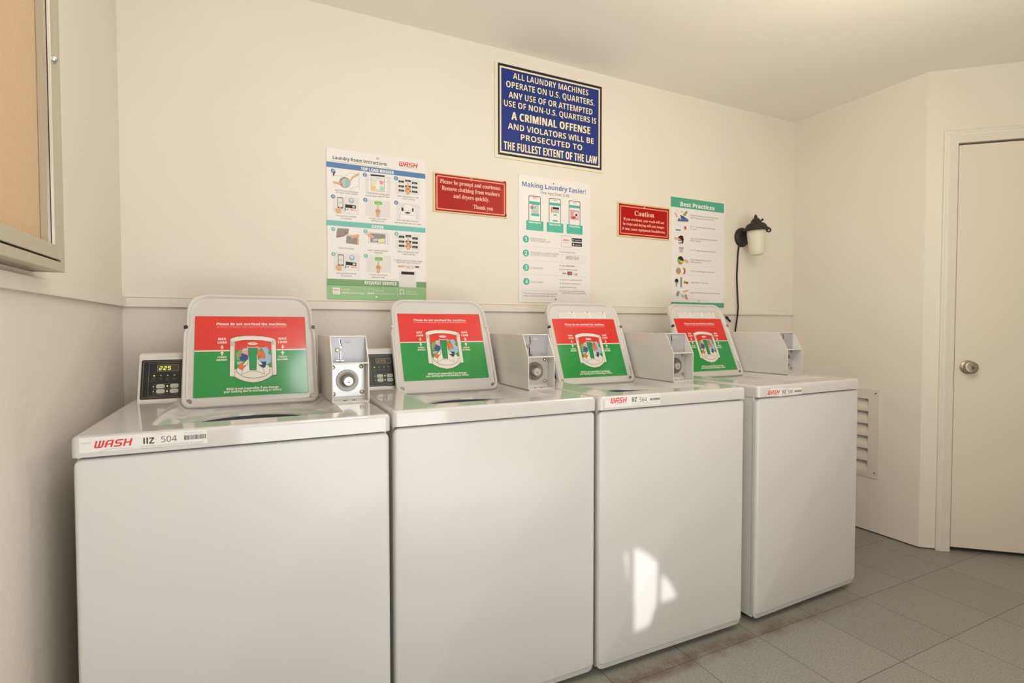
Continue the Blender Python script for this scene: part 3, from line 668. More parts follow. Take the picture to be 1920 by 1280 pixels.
('lettering#13', 'T', 2, 'ink', '1 wash load = 1 dry load', .1379, .2724, .1338, .0077, 'r'),
('lettering#14', 'T', 2, 'ink', 'Clean lint screen before and after drying', .1399, .3635, .0774, .0078, 'r'),
('lettering#15', 'T', 2, 'ltteal', 'ONLY', .1343, .1642, .4442, .0081, 'm'),
('lettering#16', 'T', 2, 'ltteal', 'MUST', .1691, .198, .3782, .0082, 'm'),
('lettering#17', 'T', 2, 'ltteal', 'DO NOT', .1358, .1781, .3138, .0081, 'm'),
('lettering#18', 'T', 2, 'ltteal', 'DO NOT', .1371, .1795, .1972, .0082, 'm'),
('lettering#19','G',2,'ltteal',.1732,.2793,.0385,.0062),
('rule_line#0','L',2,'ltgrey',[(.0189,.4611),(.3701,.4736)],.0005),
('rule_line#1','L',2,'ltgrey',[(.0195,.4063),(.3709,.4185)],.0005),
('rule_line#2','L',2,'ltgrey',[(.0201,.3414),(.3719,.3524)],.0005),
('rule_line#3','L',2,'ltgrey',[(.0207,.288),(.3727,.2966)],.0005),
('rule_line#4','L',2,'ltgrey',[(.0213,.2264),(.3736,.2334)],.0005),
('rule_line#5','L',2,'ltgrey',[(.0219,.1763),(.3743,.1807)],.0005),
('rule_line#6','L',2,'ltgrey',[(.0226,.1061),(.3754,.1088)],.0005),
('illustration#0','P',2,'denim',[(.0398,.4689),(.0515,.4889),(.0668,.4802),(.0612,.5048),(.0812,.5006),(.1203,.4849),(.1204,.4723)]),
('illustration#0','P',3,'navy',[(.0559,.5063),(.0812,.5006),(.1014,.4908),(.088,.4871)]),
('illustration#0','P',2,'orange',[(.0203,.515),(.0255,.5165),(.0416,.4905),(.0363,.4886)]),
('illustration#0','P',2,'olive',[(.0798,.5065),(.1009,.5311),(.1177,.5276),(.0979,.5006)]),
('illustration#0','D',2,'pink',.0729,.525,.0055),
('illustration#0','L',2,'skin2',[(.028,.5267),(.0411,.5305),(.0465,.521),(.0413,.514)],.0012),
('illustration#1','D',2,'navy',.098,.4365,.0096),
('illustration#1','D',3,'orange',.0967,.4339,.0076),
('illustration#1','P',2,'denim',[(.0291,.4245),(.0654,.4249),(.0655,.4184),(.0292,.418)]),
('illustration#1','G',2,'ltgrey',.0355,.0652,.442,.004),
('illustration#2','P',2,'black',[(.046,.3833),(.0657,.3938),(.0824,.391),(.088,.3712),(.0829,.3497),(.051,.3495)]),
('illustration#2','P',3,'skin',[(.0197,.3794),(.046,.3803),(.066,.3737),(.0594,.3672),(.0199,.3684)]),
('illustration#2','D',4,'orange',.0641,.3655,.006),
('illustration#2','P',3,'white',[(.0508,.3626),(.076,.3653),(.0728,.355),(.0529,.3537)]),
('illustration#2','G',2,'grey',.0904,.1105,.3943,.003),
('illustration#3','P',2,'ltgrey',[(.0525,.3305),(.0884,.3309),(.0808,.2991),(.0595,.2988)]),
('illustration#3','P',3,'grey',[(.0552,.3267),(.0858,.3266),(.0832,.3224),(.0566,.3228)]),
('illustration#4','D',2,'grey',.0659,.2564,.0231),
('illustration#4','D',3,'black',.0659,.2589,.0201),
('illustration#4','P',4,'bgreen',[(.0439,.2667),(.0572,.2609),(.0853,.2539),(.074,.2452),(.0475,.2438)]),
('illustration#4','P',5,'yel',[(.0673,.2529),(.0907,.2511),(.0841,.2437),(.0674,.2449)]),
('illustration#4','P',5,'orange',[(.0495,.2419),(.0787,.2454),(.0721,.235),(.0542,.2351)]),
('illustration#4','P',6,'skin',[(.0872,.259),(.1006,.2668),(.1229,.2569),(.1231,.2427),(.1008,.2466)]),
('illustration#5','D',2,'gold',.0513,.1977,.0191),
('illustration#5','D',3,'grey',.052,.1988,.013),
('illustration#5','P',2,'brick',[(.083,.2169),(.0964,.216),(.1047,.2001),(.0981,.1836),(.0834,.1789),(.0887,.1893),(.0926,.2006)]),
('illustration#6','D',2,'black',.0387,.1418,.0131),
('illustration#6','P',3,'bgreen',[(.0242,.1403),(.0387,.1358),(.0519,.1383),(.0487,.1296),(.0289,.1299)]),
('illustration#6','P',4,'orange',[(.0269,.1314),(.0507,.1312),(.0454,.127),(.0322,.1265)]),
('illustration#6','P',2,'cyan',[(.0323,.1255),(.0435,.1259),(.0423,.1118),(.0337,.1115)]),
('illustration#6','R',2,'grey',.0649,.1089,.0789,.164,0),
('illustration#6','P',2,'orange',[(.0905,.1463),(.1053,.1418),(.1215,.1398),(.1217,.1286),(.0907,.1296)]),
('illustration#6','P',3,'bgreen',[(.0905,.1463),(.1019,.1452),(.1121,.1385),(.0906,.1377)]),
('illustration#6','P',3,'black',[(.1087,.1373),(.1223,.1368),(.1223,.1297),(.1122,.1303)]),
('illustration#7','P',2,'grey',[(.0393,.0815),(.0558,.0895),(.0625,.0821),(.0541,.0607),(.0409,.0563),(.0368,.0663)]),
('illustration#7','P',2,'ltgrey',[(.0693,.0722),(.1062,.064),(.1098,.0437),(.0728,.0571)]),
('illustration#7','P',3,'skin',[(.0824,.0888),(.1261,.0961),(.1262,.09),(.106,.0823),(.0859,.0818)]),
('illustration#7','P',3,'skin2',[(.0994,.072),(.1129,.0682),(.1185,.048),(.1267,.0421),(.1098,.0417)]),
('screw','D',4,'skin2',.1906,.5819,.0046),
('screw#1','D',4,'steel',.2022,.0354,.0036)],
'B': [
('printed_field','R',1,'bdark',.0157,.013,.5897,.4284,0),
('printed_field','R',2,'cream2',.0248,.0232,.5788,.4168,0),
('printed_field','R',3,'bdark',.0324,.0314,.5702,.409,0),
('printed_field','R',4,'bsign',.0355,.0349,.5669,.4057,0),
('lettering#1', 'T', 5, 'bdark', 'ALL LAUNDRY MACHINES', .0922, .5083, .3701, .0275, 'mo'),
('lettering#1', 'T', 6, 'cream2', 'ALL LAUNDRY MACHINES', .0922, .5083, .3701, .0275, 'm'),
('lettering#2', 'T', 5, 'bdark', 'OPERATE ON U.S. QUARTERS.', .0567, .5448, .3263, .0284, 'mo'),
('lettering#2', 'T', 6, 'cream2', 'OPERATE ON U.S. QUARTERS.', .0567, .5448, .3263, .0284, 'm'),
('lettering#3', 'T', 5, 'bdark', 'ANY USE OF OR ATTEMPTED', .0696, .5338, .2798, .0284, 'mo'),
('lettering#3', 'T', 6, 'cream2', 'ANY USE OF OR ATTEMPTED', .0696, .5338, .2798, .0284, 'm'),
('lettering#4', 'T', 5, 'bdark', 'USE OF NON-U.S. QUARTERS IS', .0457, .5565, .2385, .0275, 'mo'),
('lettering#4', 'T', 6, 'cream2', 'USE OF NON-U.S. QUARTERS IS', .0457, .5565, .2385, .0275, 'm'),
('lettering#5', 'T', 5, 'bdark', 'A CRIMINAL OFFENSE', .0849, .5202, .1821, .0356, 'bo'),
('lettering#5', 'T', 6, 'cream2', 'A CRIMINAL OFFENSE', .0849, .5202, .1821, .0356, 'b'),
('lettering#6', 'T', 5, 'bdark', 'AND VIOLATORS WILL BE', .0656, .5412, .137, .0276, 'mo'),
('lettering#6', 'T', 6, 'cream2', 'AND VIOLATORS WILL BE', .0656, .5412, .137, .0276, 'm'),
('lettering#7', 'T', 5, 'bdark', 'PROSECUTED TO', .1325, .4733, .0956, .0268, 'mo'),
('lettering#7', 'T', 6, 'cream2', 'PROSECUTED TO', .1325, .4733, .0956, .0268, 'm'),
('lettering#8', 'T', 5, 'bdark', 'THE FULLEST EXTENT OF THE LAW', .0454, .562, .0412, .0366, 'bo'),
('lettering#8', 'T', 6, 'cream2', 'THE FULLEST EXTENT OF THE LAW', .0454, .562, .0412, .0366, 'b'),
('screw#0','D',7,'steel',.0903,.4001,.0021),
('screw#1','D',7,'steel',.5651,.3505,.0024),
('screw#2','D',7,'steel',.0226,.0221,.0021)],
'R1': [
('red_field','R',1,'rsign',.009,.0049,.35,.1652,0),
('border_line','F',2,'rline',.0147,.0119,.3429,.1577,.0042),
('border_line','P',3,'rline',[(.1772,.164),(.1852,.158),(.1772,.1498),(.1693,.1562)]),
('border_line','P',4,'rsign',[(.1772,.16),(.1807,.1575),(.1772,.1538),(.1737,.1567)]),
('corner_mark','P',3,'dark',[(.008,.1609),(.0219,.1613),(.0094,.1473)]),
('corner_mark#1','P',3,'dark',[(.3481,.1691),(.3329,.1682),(.3474,.159)]),
('corner_mark#2','P',3,'dark',[(.3519,.0094),(.3374,.0096),(.3515,.0204)]),
('lettering#1', 'T', 3, 'rtext', 'Please be prompt and courteous.', .031, .3236, .1255, .0179, 's'),
('lettering#2', 'T', 3, 'rtext', 'Remove clothing from washers', .0388, .3166, .0968, .018, 's'),
('lettering#3', 'T', 3, 'rtext', 'and dryers quickly.', .0926, .2649, .0673, .018, 's'),
('lettering#4', 'T', 3, 'rtext', 'Thank you', .1874, .2831, .0285, .0182, 's')],
'R2': [
('red_field','R',1,'rsign2',.0099,.0076,.3442,.1691,0),
('border_line','F',2,'rline',.0186,.0158,.3358,.1595,.0042),
('border_line','P',3,'rline',[(.1756,.1676),(.183,.1611),(.1757,.1531),(.1683,.1596)]),
('corner_mark','P',3,'dark',[(.0094,.1692),(.024,.1692),(.0107,.1585)]),
('corner_mark#1','P',3,'dark',[(.3424,.169),(.3289,.1687),(.3419,.1591)]),
('lettering#1', 'T', 3, 'rtext', 'Caution', .1104, .2405, .1154, .0251, 's'),
('lettering#2', 'T', 3, 'rtext', 'If you overload, your wash will not', .0392, .3111, .0862, .014, 's'),
('lettering#3', 'T', 3, 'rtext', 'be clean and drying will take longer.', .0353, .3145, .0614, .014, 's'),
('lettering#4', 'T', 3, 'rtext', 'It may cause equipment breakdowns.', .0319, .3205, .0363, .014, 's')],
'LB': [
('label','R',0,'edge',-.0012,-.0012,.3262,.2712,.004),
('label','R',1,'lred',0,.12,.325,.27,.003),
('label','R',2,'lgrn',0,0,.325,.1494,.003),
('label','R',3,'offw',0,.1494,.325,.1534,0),
('label', 'T', 4, 'offw', 'Please do not overload the machines.', .0601, .2675, .2394, .0085, 'b'),
('label','G',4,'offw',.06,.2684,.2321,.0038),
('label', 'T', 4, 'offw', 'WASH is not responsible if you damage', .0879, .237, .0199, .0075, 'b'),
('label', 'T', 4, 'offw', 'your clothing due to overloading or misuse.', .0807, .2465, .0113, .0074, 'b'),
('label','G',4,'mint',.2717,.3142,.0065,.0018),
('label', 'T', 4, 'offw', 'MAX', .0645, .0866, .1878, .0077, 'b'),
('label', 'T', 4, 'offw', 'LOAD', .063, .0886, .1759, .0077, 'b'),
('label','P',4,'offw',[(.074,.1704),(.0773,.1703),(.0773,.1626),(.0814,.1644),(.0756,.1563),(.0699,.165),(.074,.1628)]),
('label','P',4,'offw',[(.0735,.136),(.0772,.1358),(.0773,.1423),(.0816,.1416),(.0755,.15),(.0693,.1422),(.0736,.1425)]),
('label', 'T', 4, 'offw', 'CARGA', .0637, .088, .127, .0056, 'b'),
('label', 'T', 4, 'offw', 'MAXIMA', .061, .09, .1177, .006, 'b'),
('label', 'T', 4, 'offw', 'MAX', .2413, .2654, .1872, .008, 'b'),
('label', 'T', 4, 'offw', 'LOAD', .2392, .2671, .1749, .008, 'b'),
('label','P',4,'offw',[(.2511,.1691),(.2547,.169),(.2544,.161),(.259,.1629),(.2524,.1544),(.2464,.1635),(.2508,.1611)]),
('label','P',4,'offw',[(.2495,.1332),(.2535,.1329),(.2538,.1398),(.2585,.139),(.2521,.1478),(.2451,.1397),(.2498,.14)]),
('label', 'T', 4, 'offw', 'CARGA', .2385, .265, .1238, .0058, 'b'),
('label', 'T', 4, 'offw', 'MAXIMA', .2353, .2669, .1142, .0062, 'b'),
('label','P',4,'ink2',[(.0975,.1891),(.1,.1941),(.1145,.1995),(.1364,.2027),(.1647,.2028),(.192,.2006),(.2171,.1955),(.2297,.1904),(.2333,.1834),(.2332,.1291),(.2331,.0669),(.2309,.0626),(.2203,.0626),(.2075,.0526),(.1876,.0433),(.1632,.0398),(.1382,.0456),(.1194,.0548),(.1089,.0629),(.0983,.0631),(.096,.0678)]),
('label','P',5,'offw',[(.0987,.1883),(.1006,.1926),(.1151,.198),(.137,.2013),(.1646,.2013),(.192,.1992),(.2165,.1942),(.2284,.1893),(.232,.1827),(.232,.1291),(.2317,.0677),(.2301,.0644),(.2191,.0642),(.2063,.0542),(.187,.045),(.1633,.0415),(.1388,.0472),(.1206,.0561),(.1095,.0643),(.0989,.0648),(.0972,.0684)]),
('label','P',6,'lred',[(.1118,.1811),(.1361,.1867),(.1643,.1866),(.1916,.1844),(.2172,.1792),(.2181,.0914),(.2168,.09),(.1116,.0881)]),
('label','P',7,'lgrn',[(.1123,.151),(.1306,.1537),(.1478,.1602),(.1723,.162),(.2034,.1606),(.2107,.1512),(.2176,.1509),(.2181,.0902),(.111,.0881)]),
('label','P',8,'ltgrey2',[(.1343,.1565),(.1502,.1601),(.1499,.1483),(.1305,.1464)]),
('label','P',8,'olive',[(.1148,.1413),(.1209,.1505),(.133,.1521),(.1303,.1332),(.1252,.1175),(.1168,.118)]),
('label','P',9,'pink',[(.1292,.1435),(.1378,.1497),(.1499,.1476),(.1496,.1336)]),
('label','P',9,'denimd',[(.1286,.1406),(.149,.1329),(.1487,.1205),(.1347,.114),(.1276,.1174),(.123,.1278),(.1302,.131)]),
('label','P',9,'ltblue',[(.1167,.1122),(.1299,.1143),(.1347,.1111),(.1201,.1005)]),
('label','P',10,'orange',[(.1371,.1146),(.1333,.0996),(.144,.0975),(.1318,.0832),(.1211,.0896),(.1212,.0961),(.1286,.1072)]),
('label','P',8,'pink',[(.1773,.1618),(.1884,.1598),(.1845,.1525),(.1771,.1529)]),
('label','P',8,'ltblue',[(.1884,.1598),(.2047,.1613),(.2106,.1497),(.2078,.1394),(.2175,.1299),(.2156,.1092),(.2053,.101),(.1847,.114),(.1786,.1188),(.1998,.125),(.199,.1369)]),
('label','P',9,'orange',[(.177,.1514),(.1893,.1478),(.199,.1369),(.1998,.125),(.1959,.1178),(.1912,.1284),(.1775,.1232)]),
('label','P',9,'gold',[(.1764,.1292),(.1912,.1284),(.1948,.1238),(.1775,.1218)]),
('label','P',10,'navy',[(.1883,.1109),(.2019,.1108),(.2002,.0954),(.1926,.0886),(.1818,.0988),(.1904,.1004)]),
('label','P',9,'offw',[(.1151,.0836),(.12,.0933),(.1318,.0839),(.1303,.0668),(.1244,.0715)]),
('label','P',8,'offw',[(.1151,.085),(.1185,.0762),(.1291,.0669),(.1456,.0593),(.1624,.0566),(.1819,.0574),(.2005,.0633),(.2106,.0728),(.2129,.0858),(.2077,.0964),(.2016,.1012),(.1988,.0911),(.1926,.0886),(.183,.098),(.1781,.0983),(.1464,.0974),(.1294,.0826)]),
('label','L',9,'ink2',[(.1152,.0879),(.1162,.0792),(.1291,.0662),(.1456,.0583),(.1612,.056),(.1819,.0567),(.2004,.0626),(.2106,.0721),(.2129,.0858)],.0013),
('label','P',11,'offw',[(.1494,.1205),(.1395,.1094),(.1333,.0996),(.1453,.1003)]),
('label','P',11,'offw',[(.1774,.1188),(.1846,.1111),(.1917,.1011),(.1794,.1011)]),
('label','P',12,'offw',[(.1516,.1394),(.1478,.1045),(.1342,.088),(.1297,.0683),(.1521,.0796),(.1727,.079),(.1963,.0679),(.1937,.0841),(.1776,.1027),(.1761,.1381)]),
('label','L',13,'ink2',[(.1478,.1045),(.1342,.088),(.1297,.0683),(.1521,.0796),(.1739,.0789),(.1963,.0679),(.1937,.0841),(.1776,.1027)],.0009),
('label','P',13,'ink2',[(.1508,.1586),(.1759,.1574),(.1728,.0819),(.1528,.0832)]),
('label','P',14,'lgrn2',[(.152,.1571),(.1749,.156),(.1718,.0834),(.154,.0846)]),
('label','P',14,'lred',[(.1468,.1736),(.1785,.1722),(.1783,.1625),(.1723,.1598),(.1527,.1607),(.1466,.164)]),
('label','L',15,'offw',[(.1466,.164),(.1526,.1603),(.1723,.1594),(.1783,.1625)],.002),
('label','P',15,'offw',[(.1471,.1744),(.153,.1775),(.1629,.1778),(.1727,.1767),(.1786,.1729),(.1725,.1695),(.1627,.169),(.1529,.1704)]),
('label','P',16,'ltgrey2',[(.1542,.1742),(.1628,.1759),(.172,.1734),(.1627,.1714)]),
('label','L',15,'ink2',[(.1112,.1811),(.1098,.165),(.1113,.0653)],.0009),
('label','L',15,'ink2',[(.2172,.1795),(.2191,.1598),(.2191,.0642)],.0009),
('label','L',15,'ink2',[(.1112,.1808),(.1361,.1864),(.1643,.1866),(.1916,.1844),(.2176,.1788)],.0009),
('label','P',16,'ltgrey2',[(.0998,.1823),(.1094,.183),(.1112,.1796),(.1104,.1664),(.0996,.1662)]),
('label','P',16,'ltgrey2',[(.2187,.1856),(.2283,.1859),(.2283,.1692),(.2201,.1688)])],
'S1': [
('sticker','R',0,'stick',.0149,.8801,.2409,.9111,0),
('sticker', 'T', 2, 'grey', 'Property of', .0185, .0348, .8987, .0029, 'r'),
('sticker','W',2,'wred',.0387,.1052,.888,.015),
('sticker','L',2,'grey',[(.0456,.8788),(.059,.8826),(.0759,.8844),(.105,.882)],.0006),
('sticker', 'T', 2, 'ink', 'IIZ', .1235, .143, .8885, .0128, 'm'),
('sticker', 'T', 2, 'ink3', '504', .1551, .1839, .8893, .0126, 'r'),
('sticker','BAR',2,'ink',.1975,.8901,.2388,.9002),
('sticker','G',2,'grey',.1187,.2356,.8827,.0029),
('sticker','G',2,'grey',.1193,.1564,.8787,.0028),
('sticker','G',2,'ltblue',.1609,.1912,.8795,.0028),
('sticker','G',2,'ltblue',.2033,.2331,.88,.0028),
('sticker','G',2,'grey',.1972,.233,.9044,.002),
('sticker','G',2,'grey',.146,.1632,.9068,.0019)],
'S3': [
('sticker','R',0,'stick',.0194,.878,.2446,.9137,0),
('sticker','G',2,'grey',.024,.0396,.9045,.0029),
('sticker','W',2,'wred',.0415,.1066,.8906,.0175),
('sticker','L',2,'grey',[(.0573,.8856),(.075,.8874),(.1078,.8853)],.0006),
('sticker', 'T', 2, 'ink', 'IIZ', .1271, .1473, .8909, .0139, 'm'),
('sticker', 'T', 2, 'ink', '564', .1578, .1876, .8889, .014, 'r'),
('sticker','BAR',2,'ink',.2014,.8909,.2434,.899),
('sticker','G',2,'grey',.1247,.2384,.8844,.0025),
('sticker','G',2,'grey',.126,.1628,.8812,.0024),
('sticker','G',2,'ltblue',.1659,.2384,.8814,.0025),
('sticker','G',2,'grey',.1502,.1675,.9062,.0025),
('sticker','G',2,'grey',.1988,.2433,.9053,.0025)],
'S4': [
('sticker','P',0,'stick',[(.071,.9025),(.2524,.8962),(.253,.8699),(.1311,.8679),(.0373,.8748)]),
('sticker','P',1,'tan',[(.0373,.8737),(.049,.8855),(.0559,.8817),(.0425,.8723)]),
('sticker','W',2,'wred',.05,.1185,.8782,.016),
('sticker','L',2,'grey',[(.0612,.8734),(.0871,.8752),(.1186,.8739)],.0006),
('sticker', 'T', 2, 'ink', 'IIZ', .1353, .1576, .8786, .0128, 'm'),
('sticker', 'T', 2, 'ink', '598', .1666, .1965, .8774, .0129, 'r'),
('sticker','BAR',2,'ink',.2084,.8791,.2508,.8873),
('sticker','G',2,'grey',.1328,.2474,.872,.0029),
('sticker','G',2,'grey',.1328,.194,.8686,.0029),
('sticker','G',2,'grey',.1573,.1771,.8941,.0029)],
'CN': [
('panel','L',1,'grey',[(.1313,.1373),(.0358,.1355),(.0355,.021),(.1344,.0204)],.0008),
('panel','L',1,'grey',[(.1314,.1314),(.0501,.1312),(.0502,.0256),(.1342,.0265)],.0006),
('panel','R',2,'grey',.0706,.1033,.1272,.1248,.002),
('panel','R',3,'disp',.072,.1046,.1258,.1235,.002),
('panel','D',3,'led',.0637,.0899,.0018),
('panel','G',2,'grey',.0573,.0707,.0817,.0019),
('panel','G',2,'grey',.059,.0686,.0776,.0019),
('panel','D',3,'ltgrey',.081,.09,.0018),
('panel','G',2,'grey',.0768,.0858,.0809,.0019),
('panel','G',2,'grey',.0762,.0859,.0769,.0019),
('panel','D',3,'ltgrey',.0987,.0901,.0019),
('panel','G',2,'grey',.0946,.1036,.08,.0019),
('panel','G',2,'grey',.0939,.1037,.076,.0019),
('panel','D',3,'ltgrey',.1161,.0902,.0019),
('panel','G',2,'grey',.1118,.121,.0792,.0019),
('panel','G',2,'grey',.1112,.1211,.0751,.0018),
('panel','G',2,'grey',.054,.0732,.0727,.0019),
('panel','F',2,'grey',.0627,.0468,.093,.0633,.0005),
('panel','D',3,'ltgrey',.0631,.0553,.0019),
('panel','R',3,'ltgrey',.0701,.0493,.0918,.062,.005),
('panel','G',4,'black',.0755,.0896,.0539,.0025),
('panel','F',2,'grey',.0984,.0471,.1294,.0638,.0005),
('panel','D',3,'led',.0988,.0557,.0019),
('panel','R',3,'ltgrey',.1059,.0494,.128,.0624,.005),
('panel','G',4,'black',.1114,.1258,.0543,.0024),
('panel','F',2,'grey',.0633,.0312,.0937,.0476,.0005),
('panel','D',3,'ltgrey',.0638,.0397,.0018),
('panel','R',3,'ltgrey',.0707,.0335,.0924,.0462,.005),
('panel','G',4,'black',.0761,.0902,.0382,.0024),
('panel','F',2,'grey',.0982,.0309,.1291,.0475,.0005),
('panel','D',3,'led',.0986,.0395,.0019),
('panel','R',3,'ltgrey',.1056,.0333,.1278,.0461,.005),
('panel','G',4,'black',.1111,.1255,.0381,.0024)],
}

# ------------------------------------------------------------------ the room
XR, CZ, YC, AC = 3.4584, 2.4084, -0.7286, 0.7237        # right wall, ceiling height, corner of the angled wall and its angle
CD = Vector((math.cos(AC), -math.sin(AC), 0)); CN_ = Vector((-math.sin(AC), -math.cos(AC), 0))   # along the angled wall, and out into the room
LEN = 1.15; XF = XR+CD.x*LEN; YF = YC+CD.y*LEN
def struct(name, mb, parent=None, **k):
    o = mb.build(name, parent, **k)
    if parent is None: o['kind'] = 'structure'
    return o
mb = MB(); mb.box(-.15, XF+.25, FRONT_Y-.15, .15, -.1, 0, FLOOR); struct('floor', mb, smooth=0)
mb = MB(); mb.box(-.15, XF+.25, FRONT_Y-.15, .15, CZ, CZ+.1, CEIL); struct('ceiling', mb, smooth=0)
RT, RB = 1.2385, 1.2073
mb = MB(); mb.box(-.1, XR+.1, 0, .1, RT-.012, CZ+.02, WALL); mb.box(-.1, XR+.1, .0005, .1, -.02, RT-.012, STUCCO); struct('wall_back', mb, smooth=0)
mb = MB(); mb.box(-.1, 0, FRONT_Y, .0, RT-.012, CZ+.02, WALL); mb.box(-.1, -.0005, FRONT_Y, .0, -.02, RT-.012, STUCCO); struct('wall_left', mb, smooth=0)
VY0, VY1, VZ0, VZ1 = -.530+.050, -.530+.310, .303+.016, .303+.440
mb = MB(); mb.box(XR, XR+.1, YC, VY0, .007, CZ+.02, WALL); mb.box(XR, XR+.1, VY1, .0, .007, CZ+.02, WALL); mb.box(XR, XR+.1, VY0, VY1, .007, VZ0, WALL); mb.box(XR, XR+.1, VY0, VY1, VZ1, CZ+.02, WALL); mb.box(XR+.015, XR+.1, YC, 0, -.02, .007, GAPM); struct('wall_right', mb, smooth=0)
def on_corner(s, n, z): p = Vector((XR, YC, 0))+CD*s+CN_*n; return (p.x, p.y, z)
DS0, DS1, DZ1 = .133, .945, 2.040                           # the door in the angled wall
mb = MB()
def cbox(s0, s1, n0, n1, z0, z1, m, b=None):
    b = b or mb; vs = [on_corner(s, n, z) for z in (z0, z1) for n in (n0, n1) for s in (s0, s1)]
    b.raw(vs, [(0, 2, 3, 1), (4, 5, 7, 6), (0, 1, 5, 4), (2, 6, 7, 3), (0, 4, 6, 2), (1, 3, 7, 5)], m)
cbox(0, DS0-.004, -.1, 0, .007, CZ+.02, WALL); cbox(DS0-.004, DS1+.004, -.1, 0, DZ1+.005, CZ+.02, WALL); cbox(DS1+.004, LEN, -.1, 0, .007, CZ+.02, WALL)
cbox(.01, DS0-.004, -.1, -.02, -.02, .007, GAPM); cbox(DS0-.02, DS1+.02, -.12, -.07, -.02, DZ1+.02, GAPM)
struct('wall_corner', mb, smooth=0)
mb = MB(); mb.box(XF, XF+.1, FRONT_Y, YF, -.02, CZ+.02, WALL); struct('wall_far', mb, smooth=0)
mb = MB(); mb.box(-.1, DOOR_X0, FRONT_Y-.12, FRONT_Y, -.02, CZ+.02, WALL); mb.box(DOOR_X1, XF+.1, FRONT_Y-.12, FRONT_Y, -.02, CZ+.02, WALL); mb.box(DOOR_X0, DOOR_X1, FRONT_Y-.12, FRONT_Y, DOOR_H, CZ+.02, WALL); struct('wall_front', mb, smooth=0)
mb = MB(); mb.box(0, XR, -.012, .002, RB, RT, TRIM); mb.box(0, XR*.72, -.0016, .002, RT-.001, RT+.0018, CAULK); struct('trim_1', mb, bevel=.0006)
mb = MB(); mb.box(-.002, .012, FRONT_Y+.01, -.012, RB, RT, TRIM); mb.box(-.002, .0016, FRONT_Y+.01, 0, RT-.001, RT+.0018, CAULK); struct('trim_2', mb, bevel=.0006)
# door casing: moulded profile mitred round the opening
mb = MB(); PROF = [(0, 0), (0, .010), (.006, .014), (.012, .0125), (.017, .016), (.024, .016), (.030, .013), (.048, .011), (.056, .0095), (.062, .006), (.062, 0)]
loops = []
for key in ('bl', 'tl', 'tr', 'br'):
    l = []
    for a, n in PROF:
        q = .062-a
        if key == 'bl': l.append(on_corner(DS0-q, n, .001))
        if key == 'tl': l.append(on_corner(DS0-q, n, DZ1+.003+q))
        if key == 'tr': l.append(on_corner(DS1+q, n, DZ1+.003+q))
        if key == 'br': l.append(on_corner(DS1+q, n, .001))
    loops.append(l)
mb.loft(loops, TRIM, True, True, closed=True); struct('trim_3', mb, smooth=30)
mb = MB(); cbox(DS0+.006, DS1-.006, -.042, -.003, .022, DZ1-.006, DOORP); dr = struct('door_1', mb, bevel=.0015)
kx, kz = DS0+.062, .9335
mb = MB(); O_ = Vector(on_corner(kx, -.003, kz))
def knob_loop(r, n): return [tuple(O_+CN_*n+CD*(r*math.cos(a))+Vector((0, 0, r*math.sin(a)))) for a in [2*math.pi*k/28 for k in range(28)]]
mb.loft([knob_loop(*q) for q in [(.034, 0), (.034, .003), (.031, .006), (.016, .009), (.015, .014), (.020, .019), (.0285, .024), (.0305, .031), (.029, .037), (.026, .0395), (.022, .0405)]], KNOB, False, True); kn = mb.build('door_knob', dr)
mb = MB(); mb.loft([knob_loop(*q) for q in [(.0095, .0400), (.0095, .0415), (.008, .0422)]], DULL, False, True); mb.loft([knob_loop(*q) for q in [(.003, .0422), (.003, .0426)]], GAPM, False, True); mb.build('lock_cylinder', kn)
mb = MB(); cbox(DS0+.0005, DS0+.0055, -.020, -.006, .905, .985, GAPM); mb.build('latch_plate', dr)

# outside the open doorway: paving and an added, unseen mask that shapes the sun patch
mb = MB(); mb.box(-6, 9, -12, FRONT_Y-.15, -.2, -.03, mat('outdoor_paving', (176, 168, 154), .8)); struct('ground_outside', mb, smooth=0)

# ------------------------------------------------------------------ notice board on the left wall
nb = empty('notice_board', (0, -1.40, 1.252)); tag(nb, 'glazed notice board with aluminium frame and tan cloth, hung on the left wall', 'notice board')
NB = lambda y, z: (y+1.40, z-1.252)
def nbox(name, parts, parent, **k):
    m_ = MB()
    for x0, x1, y0, y1, z0, z1, m in parts: m_.box(x0, x1, y0+1.40, y1+1.40, z0-1.252, z1-1.252, m)
    return m_.build(name, parent, **k)
YE, YS, ZB, ZT, XD = -.8042, -2.02, 1.252, 2.13, .0528
nbox('outer_frame', [(0, XD-.001, YE-.0195, YE, ZB, ZT, ALU), (0, XD-.001, YS, YS+.0195, ZB, ZT, ALU), (0, XD-.001, YS+.0195, YE-.0195, ZB, ZB+.0195, ALU), (0, XD-.001, YS+.0195, YE-.0195, ZT-.0195, ZT, ALU)], nb, bevel=.0012)
gy1, gz0 = -.8644, 1.303
df = nbox('door_frame', [(.030, XD, gy1, YE-.0235, ZB+.0235, ZT-.0235, ALU), (.030, XD, YS+.0235, YS+.06, ZB+.0235, ZT-.0235, ALU), (.030, XD, YS+.06, gy1, ZB+.0235, gz0, ALU), (.030, XD, YS+.06, gy1, ZT-.075, ZT-.0235, ALU)], nb, bevel=.001)
nbox('glazing_bead', [(.0478, XD-.0008, gy1-.0007, gy1+.0004, gz0, ZT-.08, ALUB)], df, smooth=0)
nbox('seal_strip', [(.0463, .0477, gy1-.0012, gy1+.0002, gz0, ZT-.08, GAPM)], df, smooth=0)
nbox('glass_pane', [(.0445, .0470, YS+.055, gy1+.002, gz0-.003, ZT-.07, PANE)], df, smooth=0)
nbox('cloth_board', [(.002, .0290, YS+.03, YE-.03, ZB+.03, ZT-.03, CORK)], nb, smooth=0)
